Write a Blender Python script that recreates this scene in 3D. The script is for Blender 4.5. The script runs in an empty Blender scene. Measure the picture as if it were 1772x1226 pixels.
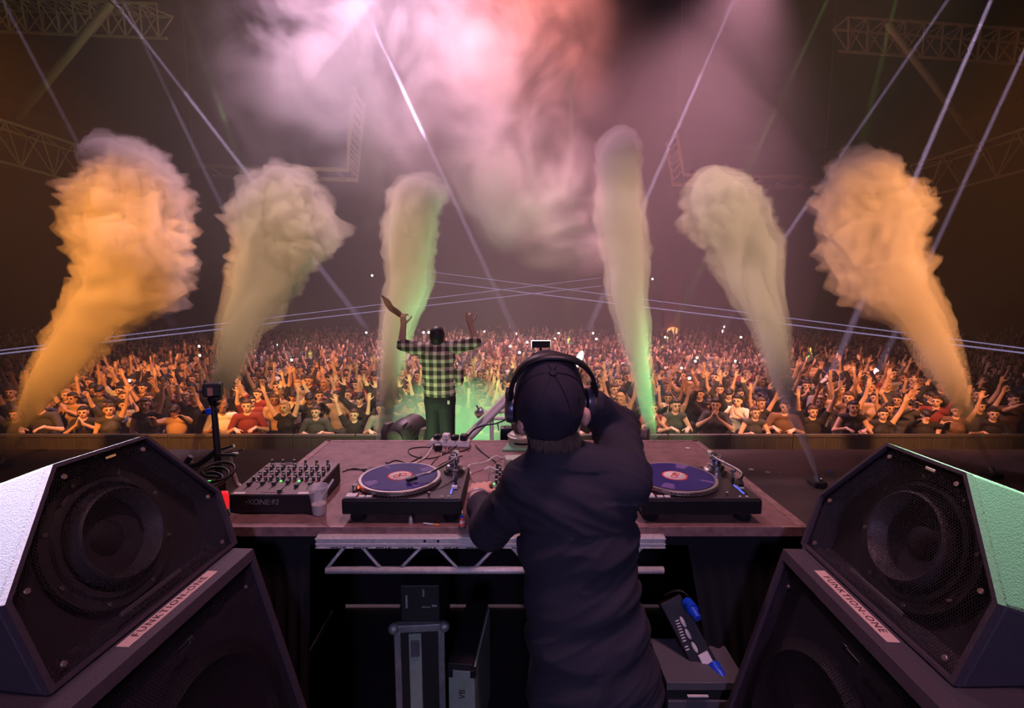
import bpy, bmesh, math, random
import numpy as np
from mathutils import Vector, Matrix, noise, Quaternion

sc = bpy.context.scene
COL = sc.collection
R = math.radians
rng = random.Random(7)

# ------------------------------------------------------------------ camera
PITCH = math.atan(102 / 840.0)
CAM = Vector((0, 0, 1.9))
cam_data = bpy.data.cameras.new('camera')
cam_data.sensor_width = 36.0
cam_data.lens = 840.0 / 1772.0 * 36.0
cam_data.clip_start = 0.02
cam_data.clip_end = 300
cam = bpy.data.objects.new('camera', cam_data)
COL.objects.link(cam)
cam.location = CAM
cam.rotation_euler = (R(90) - PITCH, 0, 0)
sc.camera = cam
_F = Vector((0, math.cos(PITCH), -math.sin(PITCH)))
_U = Vector((0, math.sin(PITCH), math.cos(PITCH)))


def ray(px, py):
    return _F + Vector((1, 0, 0)) * ((px - 886) / 840.0) + _U * ((613 - py) / 840.0)


def atz(px, py, z):
    d = ray(px, py)
    return CAM + d * ((z - CAM.z) / d.z)


def aty(px, py, y):
    d = ray(px, py)
    return CAM + d * (y / d.y)


def atplane(px, py, p, n):
    d = ray(px, py)
    return CAM + d * ((p - CAM).dot(n) / d.dot(n))


# ------------------------------------------------------------------ world, view, sampling of volumes
w = bpy.data.worlds.new('world')
sc.world = w
w.use_nodes = True
w.node_tree.nodes['Background'].inputs[0].default_value = (0.30, 0.18, 0.30, 1)
w.node_tree.nodes['Background'].inputs[1].default_value = 0.02
sc.view_settings.view_transform = 'Standard'
sc.view_settings.look = 'None'
sc.view_settings.exposure = 0.0
sc.view_settings.gamma = 1.0
sc.view_settings.use_curve_mapping = False
cy = sc.cycles
cy.use_denoising = True
cy.max_bounces = 5
cy.diffuse_bounces = 1
cy.glossy_bounces = 2
cy.transmission_bounces = 4
cy.volume_bounces = 0
cy.transparent_max_bounces = 12
cy.volume_step_rate = 1.0
cy.volume_max_steps = 256
cy.adaptive_threshold = 0.03
cy.sample_clamp_indirect = 4.0
cy.sample_clamp_direct = 12.0
cy.caustics_reflective = False
cy.caustics_refractive = False


# ------------------------------------------------------------------ lamps of the show
def spot(name, loc, target, watts, color, deg, blend=0.4, radius=0.08):
    l = bpy.data.lights.new(name, 'SPOT')
    l.energy = watts
    l.color = color
    l.spot_size = R(deg)
    l.spot_blend = blend
    l.shadow_soft_size = radius
    o = bpy.data.objects.new(name, l)
    COL.objects.link(o)
    o.location = loc
    o.rotation_euler = (Vector(target) - Vector(loc)).to_track_quat('-Z', 'Y').to_euler()
    return o


# wash lamps on the roof over the audience (their glow in the haze fills the top of the picture)
spot('wash_lamp_pink', aty(1330, -95, 11.5), (2.6, 14.0, 0), 8500, (1.0, 0.42, 0.56), 96, 0.9, 0.25)
spot('wash_lamp_lilac', aty(590, -260, 12.5), (-1.6, 12.0, 0), 14500, (1.0, 0.56, 0.78), 100, 0.9, 0.25)
spot('wash_lamp_salmon', aty(880, -260, 14.5), (1.0, 13.5, -1), 11500, (1.0, 0.27, 0.24), 72, 0.9, 0.25)
# amber and cream spots over the stage that catch the gas jets
spot('jet_lamp_amber_left', (-4.2, 1.5, 5.5), (-6.1, 7.6, 1.8), 10500, (1.0, 0.34, 0.06), 39, 0.8, 0.2)
spot('jet_lamp_amber_right', (4.4, 1.5, 5.5), (5.9, 7.5, 1.8), 9500, (1.0, 0.37, 0.12), 39, 0.8, 0.2)
spot('jet_lamp_cream_left', (-2.3, 1.0, 5.0), (-2.7, 8.0, 1.9), 5200, (1.0, 0.60, 0.32), 40, 0.8, 0.2)
spot('jet_lamp_cream_right', (2.5, 1.0, 5.0), (2.5, 8.0, 2.0), 5200, (1.0, 0.61, 0.37), 42, 0.8, 0.2)
# warm wash from the stage roof onto the crowd
spot('crowd_wash_left', (-5, 6.5, 8.5), (-5.0, 12.5, -0.8), 750, (1.0, 0.46, 0.26), 56, 1.0, 0.2)
spot('crowd_wash_right', (5, 6.5, 8.5), (5.6, 12.5, -0.8), 650, (1.0, 0.42, 0.32), 56, 1.0, 0.2)
spot('crowd_wash_centre', (0, 6.5, 9.0), (0, 15, -0.8), 480, (1.0, 0.56, 0.46), 56, 1.0, 0.2)
# booth light
spot('booth_wash_pink', (0.8, 0.6, 6.0), (0.1, 2.6, 1.0), 560, (1.0, 0.46, 0.58), 66, 0.9, 0.3)
spot('booth_wash_violet', (0.0, -3.2, 3.0), (0.2, 1.3, 1.05), 280, (0.62, 0.48, 1.0), 60, 0.9, 0.3)
spot('side_lamp_white', (-2.5, 2.1, 3.6), (-1.3, 1.0, 1.35), 13000, (0.88, 0.84, 1.0), 20, 0.5, 0.06)
spot('side_lamp_green', (2.7, 2.1, 3.6), (1.35, 1.05, 1.3), 5000, (0.45, 1.0, 0.52), 20, 0.5, 0.06)
# green beam lamps standing on the stage behind the booth
spot('floor_lamp_green', (-0.35, 6.1, -0.1), (-0.75, 7.2, 0.3), 2000, (0.34, 1.0, 0.36), 100, 0.8, 0.1)
spot('floor_lamp_green_low', (-1.3, 4.5, -0.1), (-0.8, 5.6, 0.7), 60, (0.6, 1.0, 0.36), 70, 0.8, 0.1)
spot('floor_lamp_green_right', (2.35, 5.6, -0.1), (1.80, 6.7, 0.7), 900, (0.28, 1.0, 0.30), 50, 0.9, 0.1)

# narrow white beams from the roof truss into the hall: upper pixel, lower pixel, reach, watts, angle
BEAMS = [((200, 5), (655, 595), 30, 900000, 1.2), ((15, 20), (300, 565), 30, 300000, 1.2), ((285, 150), (483, 565), 30, 250000, 1.2),
         ((625, 0), (893, 578), 30, 900000, 1.2), ((1270, 0), (1010, 590), 30, 900000, 1.2), ((1640, 0), (1225, 605), 30, 900000, 1.1),
         ((1715, 0), (1436, 652), 12.5, 1300000, 1.5), ((1772, 90), (1520, 640), 13.5, 1100000, 1.2)]
GREEN_BEAMS = [((1432, 0), (1150, 600), 22, 160000, 1.4), ((989, 0), (986, 590), 22, 120000, 1.4), ((300, -40), (530, 607), 17, 25000, 2.6), ((1560, -40), (1405, 606), 17, 50000, 2.6)]
for a, b, reach, watts, ang in BEAMS + GREEN_BEAMS:
    q = (a[1] + 110) / (b[1] - a[1])
    s = aty(a[0] - (b[0] - a[0]) * q, -110, 9.0)
    green = (a, b, reach, watts, ang) in GREEN_BEAMS
    spot('beam_lamp', s, aty(b[0], b[1], reach), watts, (0.42, 0.80, 0.20) if green else (0.80, 0.58, 0.96), ang, 0.6, 0.03)


# ------------------------------------------------------------------ materials
def mat(name, color=(0.5, 0.5, 0.5), rough=0.6, metal=0.0, emit=None, estr=0.0, noise_scale=0.0, noise_amt=0.0, bump=0.0, bump_scale=None,
        trans=0.0, ior=1.45, spec=0.5, coat=0.0):
    m = bpy.data.materials.new(name)
    m.use_nodes = True
    nt = m.node_tree
    b = nt.nodes['Principled BSDF']
    b.inputs['Base Color'].default_value = (*color, 1)
    b.inputs['Roughness'].default_value = rough
    b.inputs['Metallic'].default_value = metal
    b.inputs['Specular IOR Level'].default_value = spec
    b.inputs['IOR'].default_value = ior
    b.inputs['Coat Weight'].default_value = coat
    if trans:
        b.inputs['Transmission Weight'].default_value = trans
    if emit:
        b.inputs['Emission Color'].default_value = (*emit, 1)
        b.inputs['Emission Strength'].default_value = estr
    if noise_scale:
        tc = nt.nodes.new('ShaderNodeTexCoord')
        n = nt.nodes.new('ShaderNodeTexNoise')
        n.inputs['Scale'].default_value = noise_scale
        n.inputs['Detail'].default_value = 6
        n.inputs['Roughness'].default_value = 0.65
        nt.links.new(tc.outputs['Object'], n.inputs['Vector'])
        if noise_amt:
            mx = nt.nodes.new('ShaderNodeMix')
            mx.data_type = 'RGBA'
            cr = nt.nodes.new('ShaderNodeMapRange')
            cr.inputs['From Min'].default_value = 0.3
            cr.inputs['From Max'].default_value = 0.7
            nt.links.new(n.outputs['Fac'], cr.inputs['Value'])
            nt.links.new(cr.outputs['Result'], mx.inputs[0])
            mx.inputs[6].default_value = (*[c * (1 - noise_amt) for c in color], 1)
            mx.inputs[7].default_value = (*[min(1, c * (1 + noise_amt)) for c in color], 1)
            nt.links.new(mx.outputs[2], b.inputs['Base Color'])
        if bump:
            n2 = n
            if bump_scale:
                n2 = nt.nodes.new('ShaderNodeTexNoise')
                n2.inputs['Scale'].default_value = bump_scale
                n2.inputs['Detail'].default_value = 4
                nt.links.new(tc.outputs['Object'], n2.inputs['Vector'])
            bp = nt.nodes.new('ShaderNodeBump')
            bp.inputs['Strength'].default_value = bump
            bp.inputs['Distance'].default_value = 0.01
            nt.links.new(n2.outputs['Fac'], bp.inputs['Height'])
            nt.links.new(bp.outputs['Normal'], b.inputs['Normal'])
    return m


def smoke_mat(name, density, scale, lo, hi, color=(1, 1, 1), detail=4, aniso=0.0, rough=0.6, step=0.2, distort=0.0, stretch=(1, 1, 1), fall=None, f0=0.35, f1=1.0):
    m = bpy.data.materials.new(name)
    m.use_nodes = True
    nt = m.node_tree
    for n in list(nt.nodes):
        nt.nodes.remove(n)
    out = nt.nodes.new('ShaderNodeOutputMaterial')
    v = nt.nodes.new('ShaderNodeVolumeScatter')
    v.inputs['Color'].default_value = (*color, 1)
    v.inputs['Anisotropy'].default_value = aniso
    nt.links.new(v.outputs[0], out.inputs['Volume'])
    if scale:
        tc = nt.nodes.new('ShaderNodeTexCoord')
        mp = nt.nodes.new('ShaderNodeMapping')
        mp.inputs['Scale'].default_value = stretch
        n = nt.nodes.new('ShaderNodeTexNoise')
        n.inputs['Scale'].default_value = scale
        n.inputs['Detail'].default_value = detail
        n.inputs['Roughness'].default_value = rough
        n.inputs['Distortion'].default_value = distort
        nt.links.new(tc.outputs['Object'], mp.inputs['Vector'])
        nt.links.new(mp.outputs[0], n.inputs['Vector'])
        mr = nt.nodes.new('ShaderNodeMapRange')
        mr.inputs['From Min'].default_value = lo
        mr.inputs['From Max'].default_value = hi
        mr.inputs['To Max'].default_value = density
        nt.links.new(n.outputs['Fac'], mr.inputs['Value'])
        res = mr.outputs['Result']
        if fall:
            # smoke thins out towards the rim of the cloud
            mq = nt.nodes.new('ShaderNodeMapping')
            mq.inputs['Scale'].default_value = (1 / fall[0], 1 / fall[1], 1 / fall[2])
            nt.links.new(tc.outputs['Object'], mq.inputs['Vector'])
            ln = nt.nodes.new('ShaderNodeVectorMath')
            ln.operation = 'LENGTH'
            nt.links.new(mq.outputs[0], ln.inputs[0])
            fr = nt.nodes.new('ShaderNodeMapRange')
            fr.inputs['From Min'].default_value = f1
            fr.inputs['From Max'].default_value = f0
            nt.links.new(ln.outputs['Value'], fr.inputs['Value'])
            mu = nt.nodes.new('ShaderNodeMath')
            mu.operation = 'MULTIPLY'
            nt.links.new(res, mu.inputs[0])
            nt.links.new(fr.outputs['Result'], mu.inputs[1])
            res = mu.outputs[0]
        nt.links.new(res, v.inputs['Density'])
    else:
        v.inputs['Density'].default_value = density
    m.cycles.volume_step_rate = step
    return m


# ------------------------------------------------------------------ objects
def tag(o, label=None, cat=None, group=None, kind=None):
    if label: o['label'] = label
    if cat: o['category'] = cat
    if group: o['group'] = group
    if kind: o['kind'] = kind
    return o


def empty(name, loc=(0, 0, 0), rz=0.0, label=None, cat=None, group=None):
    o = bpy.data.objects.new(name, None)
    COL.objects.link(o)
    o.location = loc
    o.rotation_euler = (0, 0, rz)
    return tag(o, label, cat, group)


def link(name, me, parent=None, loc=None, rot=None):
    o = bpy.data.objects.new(name, me)
    COL.objects.link(o)
    o.parent = parent
    if loc is not None: o.location = loc
    if rot is not None: o.rotation_euler = rot
    return o


def bm_obj(name, bm, m, parent=None, smooth=False, loc=None, rot=None):
    me = bpy.data.meshes.new(name)
    bm.normal_update()
    bm.to_mesh(me)
    bm.free()
    for x in (m if isinstance(m, (list, tuple)) else [m]):
        me.materials.append(x)
    if smooth:
        me.shade_smooth()
        if smooth != 'all':
            me.set_sharp_from_angle(angle=R(38))
    return link(name, me, parent, loc, rot)


def bx(bm, x0, x1, y0, y1, z0, z1, bev=0.0, M=None, mi=0):
    t = bmesh.new()
    bmesh.ops.create_cube(t, size=1.0)
    for v in t.verts:
        v.co = Vector(((x0 + x1) / 2 + v.co.x * (x1 - x0), (y0 + y1) / 2 + v.co.y * (y1 - y0), (z0 + z1) / 2 + v.co.z * (z1 - z0)))
    if bev:
        bmesh.ops.bevel(t, geom=t.edges[:], offset=bev, segments=2, profile=0.5, affect='EDGES')
    _merge(bm, t, M, mi)


def _merge(bm, t, M=None, mi=0):
    if M is not None:
        bmesh.ops.transform(t, matrix=M, verts=t.verts)
    mp = {}
    for v in t.verts:
        mp[v] = bm.verts.new(v.co)
    for f in t.faces:
        try:
            g = bm.faces.new([mp[v] for v in f.verts])
            g.material_index = mi if mi else f.material_index
            g.smooth = f.smooth
        except ValueError:
            pass
    t.free()


def frame_of(d):
    d = d.normalized()
    a = Vector((0, 0, 1)) if abs(d.z) < 0.95 else Vector((1, 0, 0))
    x = a.cross(d).normalized()
    return x, d.cross(x).normalized()


def cone(bm, p0, p1, r0, r1, n=16, caps=True, mi=0, smooth=True):
    p0, p1 = Vector(p0), Vector(p1)
    x, y = frame_of(p1 - p0)
    A, B = [], []
    for i in range(n):
        a = 2 * math.pi * i / n
        d = x * math.cos(a) + y * math.sin(a)
        A.append(bm.verts.new(p0 + d * r0))
        B.append(bm.verts.new(p1 + d * r1))
    for i in range(n):
        f = bm.faces.new((A[i], A[(i + 1) % n], B[(i + 1) % n], B[i]))
        f.material_index = mi
        f.smooth = smooth
    if caps:
        for f in (bm.faces.new(A[::-1]), bm.faces.new(B)):
            f.material_index = mi


def tube(bm, pts, r, n=8, caps=True, mi=0, radii=None):
    pts = [Vector(p) for p in pts]
    rings = []
    prev = None
    for i, p in enumerate(pts):
        d = (pts[min(i + 1, len(pts) - 1)] - pts[max(i - 1, 0)]).normalized()
        if prev is None:
            x, y = frame_of(d)
        else:
            x = (prev - d * prev.dot(d)).normalized()
            y = d.cross(x)
        prev = x
        rr = radii[i] if radii else r
        rings.append([bm.verts.new(p + (x * math.cos(2 * math.pi * k / n) + y * math.sin(2 * math.pi * k / n)) * rr) for k in range(n)])
    for a, b in zip(rings, rings[1:]):
        for k in range(n):
            f = bm.faces.new((a[k], a[(k + 1) % n], b[(k + 1) % n], b[k]))
            f.smooth = True
            f.material_index = mi
    if caps:
        bm.faces.new(rings[0][::-1]).material_index = mi
        bm.faces.new(rings[-1]).material_index = mi


def spline(pts, sub=6):
    pts = [Vector(p) for p in pts]
    out = []
    for i in range(len(pts) - 1):
        p0, p1, p2, p3 = pts[max(i - 1, 0)], pts[i], pts[i + 1], pts[min(i + 2, len(pts) - 1)]
        for k in range(sub):
            t = k / sub
            out.append(0.5 * ((2 * p1) + (p2 - p0) * t + (2 * p0 - 5 * p1 + 4 * p2 - p3) * t * t + (3 * p1 - p0 - 3 * p2 + p3) * t ** 3))
    out.append(pts[-1])
    return out


def lathe(bm, prof, n=32, M=None, mi=0, smooth=True):
    """prof: (radius, z) pairs; ends with radius 0 close up"""
    t = bmesh.new()
    rings = []
    for r, z in prof:
        if r < 1e-6:
            rings.append([t.verts.new((0, 0, z))])
        else:
            rings.append([t.verts.new((r * math.cos(2 * math.pi * k / n), r * math.sin(2 * math.pi * k / n), z)) for k in range(n)])
    for a, b in zip(rings, rings[1:]):
        for k in range(n):
            q = [a[k % len(a)], a[(k + 1) % len(a)], b[(k + 1) % len(b)], b[k % len(b)]]
            u = []
            for v in q:
                if v not in u: u.append(v)
            if len(u) > 2:
                f = t.faces.new(u)
                f.smooth = smooth
                f.material_index = mi
    _merge(bm, t, M, mi)


def prism(bm, poly, z0, z1, M=None, bev=0.0, mi=0):
    """poly in the local xy plane, extruded along z"""
    t = bmesh.new()
    a = [t.verts.new((x, y, z0)) for x, y in poly]
    b = [t.verts.new((x, y, z1)) for x, y in poly]
    n = len(poly)
    t.faces.new(a[::-1])
    t.faces.new(b)
    for i in range(n):
        t.faces.new((a[i], a[(i + 1) % n], b[(i + 1) % n], b[i]))
    bmesh.ops.recalc_face_normals(t, faces=t.faces)
    if bev:
        bmesh.ops.bevel(t, geom=t.edges[:], offset=bev, segments=2, profile=0.5, affect='EDGES')
    _merge(bm, t, M, mi)


def text_mesh(name, body, size, m, parent=None, M=None, depth=0.0005, align='CENTER', shear=0.0, spacing=1.0, xs=1.0):
    cu = bpy.data.curves.new(name, 'FONT')
    cu.body = body
    cu.size = size
    cu.extrude = depth
    cu.align_x = align
    cu.align_y = 'CENTER'
    cu.shear = shear
    cu.space_character = spacing
    cu.resolution_u = 3
    tmp = bpy.data.objects.new('tmp', cu)
    COL.objects.link(tmp)
    dg = bpy.context.evaluated_depsgraph_get()
    me = bpy.data.meshes.new_from_object(tmp.evaluated_get(dg))
    bpy.data.objects.remove(tmp)
    bpy.data.curves.remove(cu)
    me.materials.clear()
    me.materials.append(m)
    if xs != 1.0:
        me.transform(Matrix.Diagonal((xs, 1, 1, 1)))
    if M is not None:
        me.transform(M)
    me.name = name
    return link(name, me, parent)


def basis(o, x, y, z):
    return Matrix(((x[0], y[0], z[0], o[0]), (x[1], y[1], z[1], o[1]), (x[2], y[2], z[2], o[2]), (0, 0, 0, 1)))


def copy_tree(o, parent=None):
    c = o.copy()
    COL.objects.link(c)
    c.parent = parent
    for ch in o.children:
        copy_tree(ch, c)
    return c


# ------------------------------------------------------------------ shared materials
M = {}
M['black'] = mat('black_plastic', (0.012, 0.011, 0.014), 0.45)
M['matte_black'] = mat('matte_black', (0.010, 0.009, 0.012), 0.85)
M['stage'] = mat('stage_floor', (0.036, 0.026, 0.024), 0.55, noise_scale=3.0, noise_amt=0.4, bump=0.15, bump_scale=40)
M['dark_floor'] = mat('dark_floor', (0.02, 0.018, 0.02), 0.7, noise_scale=2.0, noise_amt=0.4)
M['wall'] = mat('hall_wall', (0.020, 0.016, 0.018), 0.9, noise_scale=0.4, noise_amt=0.4)
M['steel'] = mat('roof_steel', (0.30, 0.28, 0.20), 0.5, 0.3)
M['alu'] = mat('aluminium', (0.72, 0.72, 0.72), 0.36, 0.85, noise_scale=30, noise_amt=0.12)
M['chrome'] = mat('chrome', (0.8, 0.8, 0.8), 0.18, 1.0)
M['white'] = mat('white_plastic', (0.78, 0.76, 0.72), 0.4)
M['grey'] = mat('grey_plastic', (0.10, 0.10, 0.11), 0.5)
M['red'] = mat('red_plastic', (0.6, 0.02, 0.03), 0.4)
M['blue'] = mat('blue_plastic', (0.01, 0.07, 0.62), 0.35)
M['green'] = mat('plate_green', (0.16, 0.42, 0.24), 0.45)

# ------------------------------------------------------------------ the hall
STAGE_Z, FLOOR_Z = -0.25, -1.8


def slab(name, x0, x1, y0, y1, z0, z1, m, kind='structure'):
    bm = bmesh.new()
    bx(bm, x0, x1, y0, y1, z0, z1)
    o = bm_obj(name, bm, m)
    tag(o, kind=kind)
    return o


tag(slab('floor', -34, 34, 6.6, 46, FLOOR_Z - 0.2, FLOOR_Z, M['dark_floor']), 'dark concrete floor of the hall under the crowd', 'floor')
tag(slab('floor_stage', -14, 14, 2.95, 6.6, FLOOR_Z, STAGE_Z, M['stage']), 'dark scuffed stage deck in front of the booth', 'stage')
tag(slab('floor_riser', -14, 14, -6, 2.95, FLOOR_Z, 0.0, M['dark_floor']), 'black riser floor that the booth and the speakers stand on', 'floor')
tag(slab('wall_back', -34, 34, 46, 46.3, FLOOR_Z, 15, M['wall']), 'dark back wall of the hall behind the crowd', 'wall')
tag(slab('wall_left', -34.3, -34, 6.6, 46, FLOOR_Z, 15, M['wall']), 'dark side wall on the left of the hall', 'wall')
tag(slab('wall_right', 34, 34.3, 6.6, 46, FLOOR_Z, 15, M['wall']), 'dark side wall on the right of the hall', 'wall')
tag(slab('ceiling', -34, 34, 6.6, 46, 15, 15.3, M['wall']), 'dark roof over the hall', 'ceiling')

# ------------------------------------------------------------------ haze and smoke
hz = bmesh.new()
bx(hz, -33, 33, 3.2, 45.5, FLOOR_Z + 0.02, 14.8)
haze = bm_obj('haze', hz, smoke_mat('haze', 0.0065, 0, 0, 0, (1, 0.97, 0.97), aniso=0.25))
tag(haze, 'thin stage haze filling the whole hall', 'haze', kind='stuff')

hb = bmesh.new()
bmesh.ops.create_icosphere(hb, subdivisions=4, radius=1.0)
for v in hb.verts:
    v.co = Vector((v.co.x * 11.5, v.co.y * 11.0, v.co.z * 9.0)) * (1 + 0.12 * noise.noise(v.co * 1.5))
    v.co.z = max(v.co.z, FLOOR_Z + 0.05 - 3.5)
hbo = bm_obj('haze_bank', hb, smoke_mat('haze_bank', 0.0105, 0, 0, 0, (1, 0.96, 0.97), aniso=0.2), loc=(0.0, 20.5, 3.5))
tag(hbo, 'thicker bank of pink lit haze over the middle of the crowd', 'haze', kind='stuff')

ALPHA = R(59)
JETS = [
    ('amber lit gas jet at the far left edge', [(5, 792, 4), (20, 760, 11), (44, 720, 22), (96, 640, 49), (156, 560, 66), (208, 500, 90), (232, 440, 112), (240, 380, 110), (232, 330, 100), (205, 290, 72), (178, 262, 40), (172, 248, 14)]),
    ('pale tan gas jet rising behind the camera stand', [(331, 797, 4), (343, 760, 10), (358, 720, 19), (393, 640, 34), (418, 560, 48), (450, 500, 72), (470, 440, 92), (485, 390, 106), (490, 350, 95), (488, 322, 68), (486, 303, 24)]),
    ('cream gas jet beside the man in the plaid shirt', [(655, 790, 5), (660, 755, 12), (668, 720, 20), (676, 640, 30), (687, 560, 41), (704, 500, 50), (707, 440, 57), (710, 400, 64), (720, 350, 68), (722, 328, 48), (722, 314, 18)]),
    ('tall green footed gas jet right of the capped performer', [(1132, 795, 5), (1130, 765, 11), (1121, 720, 17), (1108, 640, 26), (1095, 560, 38), (1086, 500, 45), (1082, 440, 52), (1075, 380, 56), (1074, 330, 55), (1070, 280, 52), (1072, 245, 38), (1072, 226, 14)]),
    ('beige gas jet second from the right', [(1413, 822, 4), (1391, 760, 11), (1376, 720, 17), (1349, 640, 31), (1330, 560, 42), (1308, 500, 56), (1296, 440, 72), (1272, 400, 80), (1246, 360, 84), (1234, 330, 62), (1233, 305, 32), (1234, 294, 10)]),
    ('amber lit gas jet at the far right edge', [(1715, 808, 3), (1692, 760, 9), (1673, 720, 17), (1638, 640, 36), (1596, 560, 52), (1548, 500, 76), (1515, 450, 96), (1508, 400, 96), (1497, 350, 102), (1502, 320, 84), (1532, 292, 36), (1552, 274, 12)]),
]
JET_BASES = []
plume_m = smoke_mat('jet_smoke', 1.3, 0, 0, 0, (1, 1, 1))
inner_m = smoke_mat('jet_inner_smoke', 2.6, 0, 0, 0, (1, 1, 1))
core_m = smoke_mat('jet_core_smoke', 5.0, 0, 0, 0, (1, 1, 1))
for j, (lab, pts) in enumerate(JETS):
    base = atz(pts[0][0], pts[0][1], STAGE_Z + 0.12)
    JET_BASES.append(base)
    N = Vector((0, -math.sin(ALPHA), math.cos(ALPHA)))     # plane of the tilted jets
    P = [atplane(px, py, base, N) for px, py, h in pts]
    W = [h * (p - CAM).dot(_F) / 840.0 for p, (px, py, h) in zip(P, pts)]
    SP = spline(P, 18)
    SW = [v.x for v in spline([Vector((q, 0, 0)) for q in W], 18)]
    for layer in (0, 1):
        bm = bmesh.new()
        n = 128 if layer == 0 else 72
        rings = []
        seed = Vector((j * 7.3, j * 3.1, j * 1.7 + layer * 0.15))
        for i, p in enumerate(SP):
            if layer and (i < len(SP) * 0.12 or i > len(SP) - 12 or i % 2): continue
            d = (SP[min(i + 1, len(SP) - 1)] - SP[max(i - 1, 0)]).normalized()
            x = Vector((1, 0, 0)) - d * d.x
            x.normalize()
            y = d.cross(x)
            ring = []
            for k in range(n):
                a = 2 * math.pi * k / n
                dirv = x * math.cos(a) + y * math.sin(a)
                r = max(SW[i] * (0.84 if layer == 0 else 0.62), 0.02)
                q = p + dirv * r
                amp = min(1.0, (r / 0.55)) ** 1.3
                qs = q + seed
                wv = Vector((noise.noise(qs * 1.1), noise.noise(qs * 1.1 + Vector((9, 0, 0))), noise.noise(qs * 1.1 + Vector((0, 9, 0))))) * 0.25
                qs = qs + wv
                f = 1.0 + amp * (0.30 * noise.noise(qs * 1.3) + 0.42 * abs(noise.noise(qs * 2.6)) + 0.30 * abs(noise.noise(qs * 5.3))
                                 + 0.15 * abs(noise.noise(qs * 11.3)) + 0.05 * noise.noise(qs * 23.0) - 0.27)
                ring.append(bm.verts.new((p + dirv * r * f) - base))
            rings.append(ring)
        for a, b in zip(rings, rings[1:]):
            for k in range(n):
                bm.faces.new((a[k], a[(k + 1) % n], b[(k + 1) % n], b[k]))
        bm.faces.new(rings[0][::-1])
        bm.faces.new(rings[-1])
        bmesh.ops.recalc_face_normals(bm, faces=bm.faces)
        if layer == 0:
            o = bm_obj('gas_jet', bm, plume_m, loc=base)
            tag(o, lab, 'smoke jet', 'gas jets along the stage edge')
        else:
            bm_obj('inner_plume', bm, inner_m, o)
    # dense core near the nozzle
    bm = bmesh.new()
    m_ = int(len(SP) * 0.5)
    tube(bm, [q - base for q in SP[:m_]], 0.1, 20, True, radii=[max(0.72 * r_, 0.015) * (1 - 0.75 * (i / m_) ** 2) for i, r_ in enumerate(SW[:m_])])
    bm_obj('jet_core', bm, core_m, o)


def cloud(name, ctr, rad, rotz, m, label, seed=0.0, sub=5, tilt=0.0):
    bm = bmesh.new()
    bmesh.ops.create_icosphere(bm, subdivisions=sub, radius=1.0)
    for v in bm.verts:
        d = v.co.normalized()
        s = 1 + 0.35 * noise.noise(d * 1.7 + Vector((seed, 0, 0))) + 0.18 * noise.noise(d * 4.0 + Vector((0, seed, 0)))
        v.co = Vector((d.x * rad[0], d.y * rad[1], d.z * rad[2])) * s
    o = bm_obj(name, bm, m, loc=ctr, rot=(0, tilt, rotz))
    tag(o, label, 'smoke cloud', kind='thing')
    return o


def drifting(name, dens, rad, scale=0.62, lo=0.43, hi=0.66, step=0.5):
    return smoke_mat(name, dens, scale, lo, hi, (1, 0.97, 1), detail=3, step=step, rough=0.68, distort=0.6, fall=rad, f0=0.25, f1=0.98)


for ctr, rad, tilt, dens, lab, seed in (
        (aty(610, 60, 12.0), (4.2, 1.8, 5.0), -24, 0.80, 'bright lilac smoke cloud drifting down from the roof', 1.0),
        (aty(930, 330, 11.0), (2.8, 1.4, 1.7), 30, 1.15, 'wispy pink smoke cloud above the capped performer', 4.0),
        (aty(890, 60, 14.2), (3.2, 1.8, 4.6), 0, 0.75, 'salmon smoke cloud hanging at the top centre', 8.0)):
    cloud('smoke_cloud', ctr, rad, 0, drifting('drifting_smoke', dens, rad), lab, seed, tilt=R(tilt))
fr_ = (1.25, 0.7, 0.75)
cloud('smoke_cloud', aty(790, 735, 6.75), fr_, 0, smoke_mat('low_fog', 3.2, 2.2, 0.30, 0.62, (1, 1, 1), detail=2, step=0.5, fall=fr_, f0=0.2, f1=0.95), 'green lit fog bank at the feet of the plaid shirted person', 12.0)


# ------------------------------------------------------------------ DJ table
TX0, TX1, TY0, TY1, TZ = -1.10, 1.10, 1.72, 2.80, 1.04
M['table'] = mat('table_top', (0.20, 0.115, 0.105), 0.55, noise_scale=14, noise_amt=0.35, bump=0.12, bump_scale=160)
M['table_edge'] = mat('table_edge', (0.26, 0.16, 0.15), 0.4, 0.2, noise_scale=25, noise_amt=0.4)
M['drape'] = mat('black_drape', (0.008, 0.007, 0.010), 0.95)
tb = empty('booth_table', (0, TY0, 0), label='large dark booth table that carries the decks and mixers', cat='table')


def part(name, m, parent, fn, smooth=False, off=None):
    """one mesh built by fn(bm) in world coordinates and moved under its parent"""
    bm = bmesh.new()
    fn(bm)
    o = bm_obj(name, bm, m, parent, smooth)
    mw = Matrix.Identity(4)
    p = parent
    while p is not None:
        mw = Matrix.LocRotScale(p.location, p.rotation_euler, p.scale) @ mw
        p = p.parent
    o.data.transform(mw.inverted())
    return o


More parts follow.
